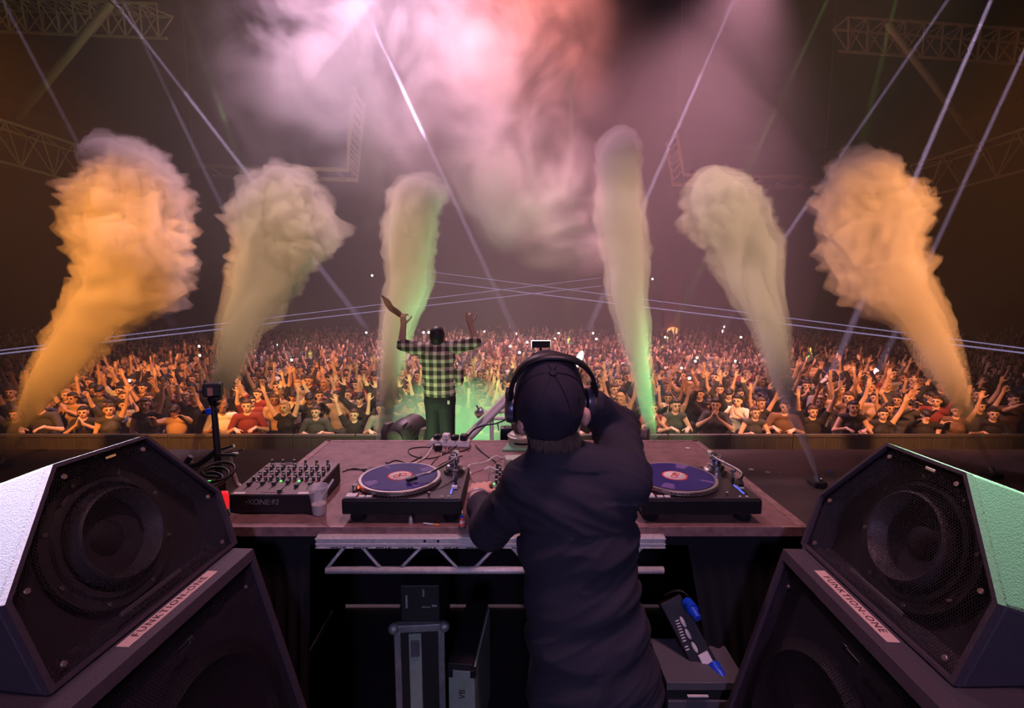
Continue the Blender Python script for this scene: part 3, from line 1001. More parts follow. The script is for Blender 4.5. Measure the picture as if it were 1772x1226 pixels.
def grille_mat(name, pitch, open_=0.78, color=(0.022, 0.018, 0.022)):
    """perforated steel: hexagonal holes cut with transparency, in object xy"""
    m = mat(name, color, 0.5, 0.3)
    nt = m.node_tree
    b = nt.nodes['Principled BSDF']
    out = nt.nodes['Material Output']
    tc = nt.nodes.new('ShaderNodeTexCoord')
    sx = nt.nodes.new('ShaderNodeSeparateXYZ')
    nt.links.new(tc.outputs['Object'], sx.inputs[0])

    def math_(op, a, b_=None, c=None):
        n = nt.nodes.new('ShaderNodeMath')
        n.operation = op
        for i, v in enumerate((a, b_, c)):
            if v is None: continue
            if isinstance(v, (int, float)):
                n.inputs[i].default_value = v
            else:
                nt.links.new(v, n.inputs[i])
        return n.outputs[0]
    X_ = math_('DIVIDE', sx.outputs['X'], pitch)
    Y_ = math_('DIVIDE', sx.outputs['Y'], pitch)

    def cell(ox, oy):
        s3 = 1.7320508
        ax = math_('SUBTRACT', math_('MODULO', math_('ADD', math_('ADD', X_, 400.0), ox), 1.0), 0.5)
        ay = math_('SUBTRACT', math_('MODULO', math_('ADD', math_('ADD', Y_, 400.0 * s3), oy), s3), s3 / 2)
        ax = math_('ABSOLUTE', ax)
        ay = math_('ABSOLUTE', ay)
        return math_('MAXIMUM', ax, math_('ADD', math_('MULTIPLY', ax, 0.5), math_('MULTIPLY', ay, 0.8660254)))
    d = math_('MINIMUM', cell(0, 0), cell(0.5, 0.8660254))
    hole = math_('LESS_THAN', d, 0.5 * open_)
    tp = nt.nodes.new('ShaderNodeBsdfTransparent')
    ms = nt.nodes.new('ShaderNodeMixShader')
    nt.links.new(hole, ms.inputs[0])
    nt.links.new(b.outputs[0], ms.inputs[1])
    nt.links.new(tp.outputs[0], ms.inputs[2])
    nt.links.new(ms.outputs[0], out.inputs['Surface'])
    return m


M['grille'] = grille_mat('steel_grille', 0.0075, 0.80)
M['grille_sub'] = grille_mat('steel_grille_sub', 0.0085, 0.76, (0.012, 0.010, 0.014))
HEXP = [(0.0, 0.0), (0.62, 0.0), (0.636, 0.18), (0.452, 0.438), (0.182, 0.446), (-0.008, 0.212)]


def stack(side):
    """side = +1: the stack on the left of the picture faces +x; side = -1: mirrored"""
    if side > 0:
        near, far = atz(123, 1226, 1.07), atz(438, 950, 1.07)
        hn, hf = atz(85, 1208, 1.07), atz(400, 942, 1.07)
        where = 'left'
    else:
        near, far = atz(1615, 1214, 1.07), atz(1355, 950, 1.07)
        hn, hf = atz(1652, 1192, 1.07), atz(1397, 944, 1.07)
        where = 'right'
    u = (far - near).normalized()
    n = Vector((u.y, -u.x, 0)) * side
    up = Vector((0, 0, 1))
    L = (far - near).length + 0.02
    TOP, DEP = 1.07, 0.72
    # ---- lower cabinet, front leaning back by 15 degrees
    tilt = math.tan(R(15))
    foot = n * (TOP * tilt)
    c0 = near - u * 0.02
    org = Vector((c0.x, c0.y, 0)) + u * (L / 2) - n * 0.25
    sub = empty('bass_cabinet', org, label=f'large black bass cabinet under the hexagonal speaker on the {where}', cat='speaker', group='bass cabinets beside the booth')

    def P(name, m, fn, smooth=False, parent=None):
        bm = bmesh.new()
        fn(bm)
        o = bm_obj(name, bm, m, parent or sub, smooth)
        base = org
        o.data.transform(Matrix.Translation(-base))
        return o

    def box8(b, c, l, d0, d1, z0, z1):
        """box along u from c, length l; front offset d (positive along n, following the lean)"""
        v = []
        for z in (z0, z1):
            lean = n * ((TOP - z) * tilt)
            for (s, d) in ((0, d1), (l, d1), (l, d0), (0, d0)):
                p = Vector((c.x, c.y, 0)) + u * s + n * d + (lean if d > -0.3 else Vector()) + up * z
                v.append(b.verts.new(p))
        for q in ((0, 1, 2, 3), (7, 6, 5, 4), (0, 4, 5, 1), (1, 5, 6, 2), (2, 6, 7, 3), (3, 7, 4, 0)):
            b.faces.new([v[i] for i in q])
        bmesh.ops.recalc_face_normals(b, faces=b.faces)
    fw = 0.030
    P('cabinet', M['cab'], lambda b: (box8(b, c0, L, -DEP, -0.05, 0.0, TOP),))
    # frame round the front
    P('frame_top', M['cab_edge'], lambda b: box8(b, c0, L, -0.05, 0.0, TOP - fw, TOP))
    P('frame_side', M['cab_edge'], lambda b: box8(b, c0, fw * 0.6, -0.05, 0.0, 0.0, TOP - fw))
    P('frame_side', M['cab_edge'], lambda b: box8(b, c0 + u * (L - fw * 0.6), fw * 0.6, -0.05, 0.0, 0.0, TOP - fw))
    # plane of the leaning front
    wv = (up - n * tilt).normalized()
    N = (n + up * tilt).normalized()
    o0 = Vector((c0.x, c0.y, 0)) + up * TOP
    G = basis(o0 - N * 0.012, u, wv, u.cross(wv))

    bm = bmesh.new()
    poly = [(fw * 0.6, -1.08), (L - fw * 0.6, -1.08), (L - fw * 0.6, -fw), (fw * 0.6, -fw)]
    bm.faces.new([bm.verts.new((x, y, 0)) for x, y in poly])
    g = bm_obj('grille', bm, M['grille_sub'], sub)
    g.matrix_local = Matrix.Translation(-org) @ G
    # big driver behind the grille
    dc = o0 + u * (L / 2) - wv * 0.42 - N * 0.035
    D = basis(dc, u, N.cross(u), N)
    P('bass_driver', M['cone_paper'], lambda b: lathe(b, [(0.275, 0.0), (0.25, 0.006), (0.235, 0.018), (0.215, 0.006), (0.205, 0.0), (0.10, -0.014), (0.085, -0.012), (0.05, 0.004), (0, 0.010)], 56, D), True)
    for s, q in ((0.07, -0.09), (L - 0.07, -0.09), (0.07, -0.62), (L - 0.07, -0.62)):
        p = o0 + u * s + wv * q - N * 0.012
        P('bolt', M['bolt'], lambda b: cone(b, p, p + N * 0.004, 0.006, 0.005, 10))
    # little badge on the sub grille
    # long name plate on the ledge
    # where the photograph shows it
    if side > 0:
        a_, b_ = atz(222, 1122, TOP), atz(372, 990, TOP)
    else:
        a_, b_ = atz(1536, 1113, TOP), atz(1409, 989, TOP)
    mid = (a_ + b_) / 2
    ln = (b_ - a_).length
    # the plate lies on the ledge, which is inset from the front edge
    dist = (mid - o0).dot(n)
    mid = mid - n * (dist + 0.042)
    plate = P('name_plate', M['plate'], lambda b: bx(b, -ln / 2, ln / 2, -0.016, 0.016, 0, 0.003, 0.001, basis(mid, u, up.cross(u), up)))
    if side > 0:
        tx, tyv = u, up.cross(u)
    else:
        tx, tyv = -u, -up.cross(u)
    text_mesh('lettering', 'FUNKTION-ONE', 0.026, M['plate_ink'], plate, basis(mid + up * 0.0036 - org, tx, tyv, up), 0.0003, spacing=1.25, xs=ln / 0.262 * 0.90)
    bp = o0 + u * (0.47 * L if side > 0 else 0.40 * L) - wv * 0.085 - N * 0.010
    P('badge', M['chrome'], lambda b: (bx(b, -0.028, 0.028, -0.006, 0.006, 0, 0.003, 0.001, basis(bp, u, wv, u.cross(wv))), bx(b, 0.02, 0.036, -0.009, 0.009, 0, 0.004, 0.001, basis(bp, u, wv, u.cross(wv)))))

    # ---- upper hexagonal speaker
    be = R(18)
    w2 = -n * math.sin(be) + up * math.cos(be)
    N2 = (n * math.cos(be) + up * math.sin(be)).normalized()
    hu = (hf - hn).normalized()
    k = (hf - hn).length / 0.62
    hex_ = [(x * k, y * k) for x, y in HEXP]
    o2 = hn.copy()
    o2.z = TOP + 0.004
    org2 = o2 + u * 0.31 - n * 0.2
    hs = empty('hexagonal_speaker', org2, label=f'black hexagonal loudspeaker with round mesh covered driver on the {where}, side lit ' + ('white' if side > 0 else 'green'), cat='speaker', group='hexagonal speakers beside the booth')

    def H(name, m, fn, smooth=False, parent=None):
        bm = bmesh.new()
        fn(bm)
        o = bm_obj(name, bm, m, parent or hs, smooth)
        o.data.transform(Matrix.Translation(-org2))
        return o

    def pt(x, y, d):
        return o2 + u * x + w2 * y + N2 * d
    cxm, cym = 0.31 * k, 0.21 * k

    def shrink(f, off=0.0):
        return [((x - cxm) * f + cxm, (y - cym) * f + cym) for x, y in hex_]
    backp = [(x, y) for x, y in shrink(0.93)]

    def shell(b):
        fr = [b.verts.new(pt(x, y, -0.012)) for x, y in hex_]
        bk = []
        for (x, y), (fx, fy) in zip(backp, hex_):
            q = pt(x, y, -0.42)
            q.z = max(q.z, TOP + 0.004)
            bk.append(b.verts.new(q))
        m_ = len(fr)
        for i in range(m_):
            b.faces.new((fr[i], fr[(i + 1) % m_], bk[(i + 1) % m_], bk[i]))
        b.faces.new(bk)
        # recessed baffle
        inn = [b.verts.new(pt(x, y, -0.012)) for x, y in shrink(0.93)]
        baf = [b.verts.new(pt(x, y, -0.085)) for x, y in shrink(0.93)]
        for i in range(m_):
            b.faces.new((fr[i], inn[i], inn[(i + 1) % m_], fr[(i + 1) % m_]))
            b.faces.new((inn[i], baf[i], baf[(i + 1) % m_], inn[(i + 1) % m_]))
        b.faces.new(baf)
        bmesh.ops.recalc_face_normals(b, faces=b.faces)
        ed = [e for e in b.edges if all(v in fr or v in bk for v in e.verts)]
        bmesh.ops.bevel(b, geom=ed, offset=0.006, segments=2, profile=0.5, affect='EDGES')
    H('cabinet', M['cab'], shell)

    def rim(b):
        f1 = [b.verts.new(pt(x, y, 0.004)) for x, y in shrink(0.995)]
        f2 = [b.verts.new(pt(x, y, 0.004)) for x, y in shrink(0.955)]
        f0 = [b.verts.new(pt(x, y, -0.013)) for x, y in shrink(0.995)]
        f3 = [b.verts.new(pt(x, y, -0.013)) for x, y in shrink(0.955)]
        for i in range(6):
            j = (i + 1) % 6
            b.faces.new((f1[i], f2[i], f2[j], f1[j]))
            b.faces.new((f0[i], f1[i], f1[j], f0[j]))
            b.faces.new((f2[i], f3[i], f3[j], f2[j]))
        bmesh.ops.recalc_face_normals(b, faces=b.faces)
    H('rim', M['cab_edge'], rim)
    bm = bmesh.new()
    bm.faces.new([bm.verts.new((x, y, 0)) for x, y in shrink(0.955)])
    g = bm_obj('grille', bm, M['grille'], hs)
    g.matrix_local = Matrix.Translation(-org2) @ basis(o2 - N2 * 0.008, u, w2, u.cross(w2))
    # driver
    dcx, dcy = cxm + (0.0), cym * 1.02
    D = basis(pt(dcx, dcy, -0.08), u, N2.cross(u), N2)
    H('driver_cone', M['cone_paper'], lambda b: lathe(b, [(0.135, 0.012), (0.09, -0.012), (0.06, -0.024), (0.058, -0.012), (0.035, 0.006), (0.0, 0.014)], 56, D), True)
    H('driver_surround', M['surround'], lambda b: lathe(b, [(0.188, 0.004), (0.184, 0.014), (0.162, 0.016), (0.156, 0.024), (0.144, 0.026), (0.134, 0.012)], 64, D), True)
    H('horn_ring', M['surround'], lambda b: lathe(b, [(0.128, 0.014), (0.122, 0.050), (0.116, 0.054), (0.110, 0.048), (0.098, 0.008)], 64, D), True)
    for i in range(8):
        a = 2 * math.pi * i / 8 + 0.3
        q = D @ Vector((0.172 * math.cos(a), 0.172 * math.sin(a), 0.014))
        H('bolt', M['bolt'], lambda b: cone(b, q, q + N2 * 0.006, 0.006, 0.005, 10))
    for x, y in shrink(0.84):
        q = pt(x, y, -0.008)
        H('bolt', M['bolt'], lambda b: cone(b, q, q + N2 * 0.005, 0.007, 0.006, 12))
    q = pt(cxm + 0.02 * side, 0.415 * k, -0.006)
    H('badge', M['chrome'], lambda b: bx(b, -0.016, 0.016, -0.004, 0.004, 0, 0.003, 0.001, basis(q, u, w2, u.cross(w2))))
    q = pt(cxm - 0.02, 0.045 * k, -0.004)
    H('brand_strip', M['surround'], lambda b: bx(b, -0.10, 0.10, -0.006, 0.006, 0, 0.006, 0.002, basis(q, u, w2, u.cross(w2))))
    # carrying handle pocket on the near lower side
    nm = pt(hex_[0][0] * 0.5 + hex_[5][0] * 0.5, hex_[0][1] * 0.5 + hex_[5][1] * 0.5, -0.02) - n * 0.16
    H('handle', M['matte_black'], lambda b: bx(b, -0.075, 0.075, -0.010, 0.004, -0.028, 0.028, 0.008, basis(nm - u * 0.0, -n, u, up)))


stack(1)
stack(-1)


# ------------------------------------------------------------------ under the table
M['case_panel'] = mat('case_laminate', (0.020, 0.022, 0.022), 0.5)
M['case_edge'] = mat('case_aluminium', (0.30, 0.34, 0.32), 0.45, 0.5, noise_scale=20, noise_amt=0.3)
M['mint'] = mat('mint_paint', (0.26, 0.36, 0.28), 0.55, noise_scale=12, noise_amt=0.15)
fy = 1.78
a_, b_ = aty(681, 1085, fy), aty(768, 1075, fy)
fc = empty('flight_case', (a_.x, fy, 0), R(4), 'black flight case with upright aluminium edges under the table', 'flight case')
fcw, fch = b_.x - a_.x, a_.z
for nm, m, bxs in (('case_body', M['case_panel'], [(0.004, fcw - 0.004, 0.006, 0.42, 0.0, fch - 0.004)]),
                   ('edge_profile', M['case_edge'], [(0, 0.026, 0, 0.03, 0.0, fch - 0.03)]),
                   ('edge_profile', M['case_edge'], [(fcw - 0.026, fcw, 0, 0.03, 0.0, fch - 0.03)]),
                   ('lid_profile', M['case_edge'], [(0, fcw, 0, 0.03, fch - 0.03, fch)]),
                   ('centre_panel', M['mint'], [(0.058, 0.108, -0.004, 0.01, 0.0, fch - 0.035)])):
    bm = bmesh.new()
    for q in bxs: bx(bm, *q, 0.003)
    bm_obj(nm, bm, m, fc)
for cx_ in (0.0, fcw):
    bm = bmesh.new()
    bmesh.ops.create_uvsphere(bm, u_segments=12, v_segments=8, radius=0.022, matrix=Matrix.Translation((cx_, 0.004, fch - 0.012)))
    bm_obj('ball_corner', bm, M['case_edge'], fc, 'all')
bm = bmesh.new()
bx(bm, 0.066, 0.1, -0.010, -0.003, fch - 0.13, fch - 0.06, 0.003)
bm_obj('latch', bm, M['grey'], fc)

# gear standing on the case
g0 = aty(722, 1080, fy)
gr = empty('amplifier_rack', (g0.x - 0.07, fy + 0.03, fch), 0, 'dark rack unit with small grey latches standing on the flight case', 'rack')
bm = bmesh.new()
bx(bm, 0, 0.155, 0, 0.34, 0, 0.155, 0.004)
bm_obj('rack_body', bm, M['case_panel'], gr)
for (x0, x1, z0, z1, m) in ((0.02, 0.028, 0.06, 0.115, 'mint'), (0.088, 0.096, 0.11, 0.14, 'case_edge'), (0.085, 0.12, 0.062, 0.068, 'case_edge'), (0.125, 0.145, 0.066, 0.074, 'mint')):
    bm = bmesh.new()
    bx(bm, x0, x1, -0.005, 0.002, z0, z1, 0.001)
    bm_obj('latch', bm, M[m], gr)

a_, b_ = aty(776, 1170, 1.74), aty(822, 1160, 1.74)
gc = empty('stencilled_case', (a_.x, 1.74, 0), R(-6), 'pale green case with black corners and stencilled letters under the table', 'flight case')
gw, gh = b_.x - a_.x, b_.z
for nm, m, q in (('case_body', M['mint'], (0, gw, 0, 0.4, 0.0, gh)), ('lid', M['case_panel'], (-0.002, gw - 0.008, 0.0, 0.4, gh, gh + 0.03)), ('corner', M['black'], (-0.004, 0.018, -0.004, 0.02, gh - 0.03, gh + 0.006)), ('corner', M['black'], (gw - 0.018, gw + 0.004, -0.004, 0.02, gh - 0.026, gh + 0.008))):
    bm = bmesh.new()
    bx(bm, *q, 0.003)
    bm_obj(nm, bm, m, gc)
text_mesh('lettering', 'VB', 0.036, M['plate_ink'], gc, basis((gw * 0.52, -0.001, gh - 0.10), (0, 0, 1), (-1, 0, 0), (0, -1, 0)), 0.0004)

# power distribution box leaning at the right, with blue plugs
p0, p1 = aty(1172, 1060, 1.74), aty(1225, 1160, 1.66)
pd = empty('power_distributor', p1 + Vector((0.0, 0.0, 0)), label='slanted black power distributor with blue plugs and white sockets under the table', cat='power box')
u_ = (p1 - p0).normalized()
v_ = Vector((1, 0, 0.15)).cross(u_).normalized()
s_ = u_.cross(v_).normalized()
if v_.y > 0: v_ = -v_
s_ = u_.cross(v_).normalized()
Lp = (p1 - p0).length


def PD(name, m, fn, smooth=False):
    bm = bmesh.new()
    fn(bm)
    o = bm_obj(name, bm, m, pd, smooth)
    o.data.transform(Matrix.Translation(-pd.location))
    return o


Bp = basis(p0, u_, s_, v_)
PD('box_body', M['black'], lambda b: bx(b, -0.05, Lp + 0.06, -0.045, 0.045, -0.07, -0.002, 0.004, Bp))
for px, py in ((1182, 1077), (1191, 1098), (1202, 1121)):
    c = atplane(px, py, p0, v_)
    PD('socket', M['white'], lambda b: lathe(b, [(0, 0), (0.017, 0), (0.016, 0.006), (0, 0.006)], 24, basis(c - v_ * 0.003, u_ * 1.2, s_ * 0.45, v_)))
for (px, py, k) in ((1188, 1042, 0), (1234, 1150, 1)):
    c = atplane(px, py, p0, v_)
    PD('plug', M['blue'], lambda b: (cone(b, c - v_ * 0.0, c + v_ * 0.035 + Vector((0.012, -0.01, -0.02 if k == 0 else -0.03)), 0.022, 0.024, 20), cone(b, c + v_ * 0.03 + Vector((0.010, -0.01, -0.018)), c + v_ * 0.06 + Vector((0.02, -0.02, -0.04)), 0.020, 0.014, 20)), True)
c = atplane(1222, 1143, p0, v_)
PD('socket_plate', M['white'], lambda b: bx(b, -0.026, 0.026, -0.020, 0.020, -0.003, 0.006, 0.002, basis(c, u_, s_, v_)))
c0_, c1_ = atplane(1172, 1075, p0, v_), atplane(1190, 1125, p0, v_)
dl = (c1_ - c0_).normalized()
sl_ = v_.cross(dl).normalized()
for q in range(11):
    if q in (8,): continue
    cc = c0_.lerp(c1_, q / 10)
    PD('printed_mark', M['white'], lambda b: bx(b, -0.002, 0.002, -0.007, 0.007, 0, 0.0006, 0, basis(cc - v_ * 0.002, dl, sl_, v_)))
bm = bmesh.new()
tube(bm, [q - pd.location for q in spline([aty(1150, 1030, 1.74), aty(1165, 1024, 1.73), aty(1180, 1024, 1.72), aty(1192, 1034, 1.71)], 6)], 0.004, 8)
bm_obj('power_lead', bm, M['cable_black'], pd, 'all')

# low drawer rack at the bottom right
a_, b_ = aty(1155, 1180, 1.58), aty(1290, 1180, 1.58)
dr = empty('drawer_rack', (a_.x, 1.58, 0), 0, 'low dark rack with a pale handle strip at the foot of the booth', 'rack')
dw, dh = b_.x - a_.x, a_.z
for nm, m, q in (('rack_body', M['case_panel'], (0, dw, 0.01, 0.22, 0, dh - 0.03)), ('rack_top', M['grey'], (-0.004, dw + 0.004, -0.006, 0.22, dh - 0.03, dh)), ('drawer', M['grey'], (0.004, dw - 0.004, -0.004, 0.012, dh - 0.115, dh - 0.075)), ('drawer', M['grey'], (0.004, dw - 0.004, -0.004, 0.012, dh - 0.165, dh - 0.120)), ('handle', M['white'], (0.07, 0.145, -0.014, -0.004, dh - 0.052, dh - 0.046))):
    bm = bmesh.new()
    bx(bm, *q, 0.002)
    bm_obj(nm, bm, m, dr)

# ------------------------------------------------------------------ camera on its clamp stand, left of the mixer
cy_ = 2.35
cs = aty(380, 850, cy_)
st = empty('camera_stand', (cs.x, cy_, 0.0), 0, 'small action camera on a thin dark pole with a blue clamp', 'camera stand')


def CS(name, m, fn, smooth=False, parent=None):
    bm = bmesh.new()
    fn(bm)
    o = bm_obj(name, bm, m, parent or st, smooth)
    o.data.transform(Matrix.Translation(-st.location))
    return o


def S(px, py, y=cy_):
    return aty(px, py, y)


CS('base_foot', M['black'], lambda b: lathe(b, [(0, 0), (0.11, 0), (0.11, 0.012), (0.03, 0.03), (0, 0.03)], 30, Matrix.Translation((cs.x, cy_, 0))), True)
CS('pole', M['black'], lambda b: tube(b, [(cs.x, cy_, 0.02), S(381, 850), S(376, 775), S(371, 715), S(369, 700)], 0.012, 12, radii=[0.02, 0.018, 0.016, 0.014, 0.012]), True)
CS('clamp', M['blue'], lambda b: bx(b, -0.014, 0.014, -0.02, 0.012, -0.014, 0.016, 0.004, Matrix.Translation(S(364, 712))))
CS('clamp_lever', M['black'], lambda b: (cone(b, S(352, 714), S(378, 710), 0.011, 0.009, 12), cone(b, S(372, 702), S(380, 698), 0.008, 0.007, 10)), True)
CS('ball_head', M['black'], lambda b: (cone(b, S(368, 702), S(368, 690), 0.014, 0.024, 14), bx(b, -0.02, 0.03, -0.02, 0.02, -0.01, 0.01, 0.004, Matrix.Translation(S(370, 690)))), True)
CS('camera_body', M['black'], lambda b: bx(b, -0.040, 0.040, -0.028, 0.028, -0.034, 0.032, 0.008, Matrix.Translation(S(369, 674)) @ Matrix.Rotation(R(14), 4, 'Z')))
CS('screen', mat('camera_screen', (0.35, 0.16, 0.12), 0.25), lambda b: bx(b, -0.012, 0.012, -0.0305, -0.028, -0.022, 0.018, 0.001, Matrix.Translation(S(367, 676)) @ Matrix.Rotation(R(14), 4, 'Z')))
CS('side_knob', M['grey'], lambda b: (cone(b, S(346, 678), S(354, 676), 0.010, 0.012, 12),), True)
CS('arm_mount', M['chrome'], lambda b: (bx(b, -0.045, 0.06, -0.015, 0.015, -0.010, 0.006, 0.003, Matrix.Translation(S(390, 786))), cone(b, S(370, 788), S(422, 778), 0.006, 0.004, 10), cone(b, S(385, 778), S(405, 772), 0.009, 0.009, 10)), True)
CS('bracket', M['alu'], lambda b: (tube(b, [S(397, 790), S(402, 815), S(410, 838), S(416, 842)], 0.011, 10),), True)
CS('lower_arm', M['black'], lambda b: (tube(b, spline([S(376, 780), S(350, 800), S(335, 806), S(322, 806)], 5), 0.014, 10), cone(b, S(320, 806), S(330, 790), 0.015, 0.012, 12)), True)
# second clamp with lights, cable coil and red light at the speaker edge
lc = empty('clamp_lamp', S(385, 865, 2.1), 0, 'red clip lamp glowing beside the wide mixer', 'lamp')
bm = bmesh.new()
lathe(bm, [(0, -0.05), (0.022, -0.045), (0.028, 0.0), (0.024, 0.032), (0.0, 0.04)], 20)
bm_obj('lamp_lens', bm, mat('red_lens', (0.5, 0.01, 0.01), 0.3, emit=(1.0, 0.02, 0.03), estr=0.75), lc, True)
bm = bmesh.new()
cone(bm, (0, 0, -0.05), (0.01, 0.02, -0.11), 0.020, 0.014, 14)
bm_obj('lamp_socket', bm, M['black'], lc, True)
cd = aty(355, 838, 2.15)
bm = bmesh.new()
tube(bm, spline([Vector((0.075 * math.cos(a * 0.7) + 0.004 * a, 0.06 * math.sin(a * 0.7), 0.006 + 0.0035 * a)) for a in range(26)], 3), 0.007, 8)
tag(bm_obj('cable_coil', bm, M['cable_black'], None, 'all', loc=cd, rot=(R(20), 0, 0)), 'dark cable coil beside the red clip lamp', 'cable')
bm = bmesh.new()
bx(bm, -0.06, 0.06, -0.06, 0.06, 0, cd.z - 0.012, 0.004)
cd2 = tag(bm_obj('clip_lamp_post', bm, M['matte_black'], None, loc=(cd.x, cd.y, 0)), 'black post under the cable coil beside the mixer', 'post')
bm = bmesh.new()
lathe(bm, [(0, 0), (0.010, 0), (0.011, 0.012), (0, 0.014)], 14)
tag(bm_obj('indicator_light', bm, M['led_green'], None, True, loc=aty(361, 838, 2.08) ), 'small green indicator light in the cable coil', 'light')

# ------------------------------------------------------------------ leaning aluminium pole and lamp frame behind the table
py_ = 3.0
A, B = aty(795, 772, py_), aty(905, 662, py_ + 0.1)
M['pole'] = mat('pole_aluminium', (0.86, 0.86, 0.74), 0.5, 0.1)
low = A + (A - B) * 0.9
# carry the pole down to the stage floor
k = (STAGE_Z - A.z) / (B.z - A.z)
foot_ = A + (B - A) * k
pl = empty('leaning_pole', foot_, 0, 'thick bare aluminium pole leaning behind the booth table', 'pole')


def LP(name, m, fn, smooth=True):
    bm = bmesh.new()
    fn(bm)
    o = bm_obj(name, bm, m, pl, smooth)
    o.data.transform(Matrix.Translation(-foot_))
    return o


B2 = A + (B - A) * 1.25
LP('pole_tube', M['pole'], lambda b: cone(b, foot_, B2, 0.030, 0.030, 22))
c = aty(830, 714, py_)
LP('clamp', M['chrome'], lambda b: (bx(b, -0.028, 0.028, -0.03, 0.03, -0.022, 0.022, 0.006, Matrix.Translation(c) @ Matrix.Rotation(R(-40), 4, 'Y')), cone(b, c + Vector((0, 0, 0.01)), c + Vector((-0.02, 0, 0.045)), 0.006, 0.006, 10)))
LP('pole_lead', M['cable_black'], lambda b: tube(b, spline([aty(806, 760, py_ - 0.04), aty(820, 744, py_ - 0.045), aty(836, 737, py_ - 0.05), aty(860, 733, py_ - 0.04), aty(885, 722, py_)], 6), 0.005, 8))
fr_y = 3.3
ff = empty('pipe_frame', (aty(851, 760, fr_y).x, fr_y, STAGE_Z), 0, 'square frame of thin silver pipes behind the leaning pole', 'frame')


def FF(name, m, fn):
    bm = bmesh.new()
    fn(bm)
    o = bm_obj(name, bm, m, ff, True)
    o.data.transform(Matrix.Translation(-ff.location))


xq = [aty(851, 740, fr_y), aty(1000, 740, fr_y)]
zt = aty(900, 712, fr_y).z
zt2 = aty(900, 724, fr_y).z
for xx in xq:
    FF('upright', M['pole'], lambda b: cone(b, (xx.x, fr_y, STAGE_Z), (xx.x, fr_y, zt), 0.014, 0.014, 12))
for zz in (zt, zt2):
    FF('cross_pipe', M['pole'], lambda b: cone(b, (xq[0].x - 0.04, fr_y - 0.01, zz), (xq[1].x + 0.04, fr_y - 0.01, zz), 0.012, 0.012, 12))
FF('junction', M['black'], lambda b: bx(b, xq[0].x + 0.06, xq[0].x + 0.16, fr_y - 0.05, fr_y + 0.03, zt2 - 0.17, zt2 - 0.06, 0.008))
for q in range(4):
    FF('hook', M['chrome'], lambda b: cone(b, (xq[0].x + 0.04 + q * 0.05, fr_y - 0.03, zt2 - 0.02 - 0.03 * (q % 2)), (xq[0].x + 0.05 + q * 0.05, fr_y - 0.04, zt2 - 0.08 - 0.03 * (q % 3)), 0.006, 0.004, 8))
# bright follow lamp seen just right of the cap, with its body
ly = 4.6
c = aty(1001, 622, ly)
fl = empty('stage_lamp', (c.x, ly, STAGE_Z), 0, 'small stage lamp with a bright white lens just right of the cap', 'lamp')


def FL(name, m, fn):
    bm = bmesh.new()
    fn(bm)
    o = bm_obj(name, bm, m, fl, True)
    o.data.transform(Matrix.Translation(-fl.location))


M['lens_white'] = mat('white_lens', (1, 1, 1), 0.3, emit=(1.0, 0.98, 0.95), estr=6.0)
FL('lamp_pole', M['matte_black'], lambda b: cone(b, (c.x, ly, STAGE_Z), (c.x, ly + 0.02, c.z - 0.09), 0.016, 0.012, 12))
FL('lens', M['lens_white'], lambda b: lathe(b, [(0, 0.0), (0.04, 0.002), (0.044, 0.012), (0, 0.016)], 20, Matrix.Translation(c + Vector((0.0, -0.01, 0))) @ Matrix.Rotation(R(22), 4, 'Y') @ Matrix.Diagonal((0.7, 1, 2.0, 1)) @ Matrix.Rotation(R(90), 4, 'X')))
FL('lamp_body', M['matte_black'], lambda b: cone(b, c + Vector((0.0, 0.0, 0.0)), c + Vector((0.0, 0.13, -0.03)), 0.045, 0.035, 18))

# small light bar whose back shows just above the cap
c2 = aty(936, 596, 4.4)
lb_ = empty('light_bar', (c2.x, 4.4, STAGE_Z), 0, 'small black light bar with a white glowing rim just above the cap', 'light')
for nm, m, q in (('bar_pole', M['matte_black'], (-0.012, 0.012, 0.0, 0.024, 0, c2.z - STAGE_Z - 0.03)), ('bar_body', M['matte_black'], (-0.085, 0.085, -0.03, 0.0, c2.z - STAGE_Z - 0.03, c2.z - STAGE_Z + 0.03)), ('glow_rim', M['lens_white'], (-0.088, 0.088, 0.0, 0.012, c2.z - STAGE_Z - 0.030, c2.z - STAGE_Z + 0.034))):
    bm = bmesh.new()
    bx(bm, *q, 0.003)
    bm_obj(nm, bm, m, lb_)


# ------------------------------------------------------------------ people: round limbs are merged into one continuous skin
SKIN, HAIR, TOP_, PANTS, EYE, LIP, SHOE = range(7)


def V(*a):
    return Vector(a)


def cap_(p0, r0, p1, r1, t):
    return ('c', Vector(p0), r0, Vector(p1), r1, t)


def ell(c, r, t, rot=None):
    return ('e', Vector(c), Vector(r), rot or Matrix.Identity(3), t)


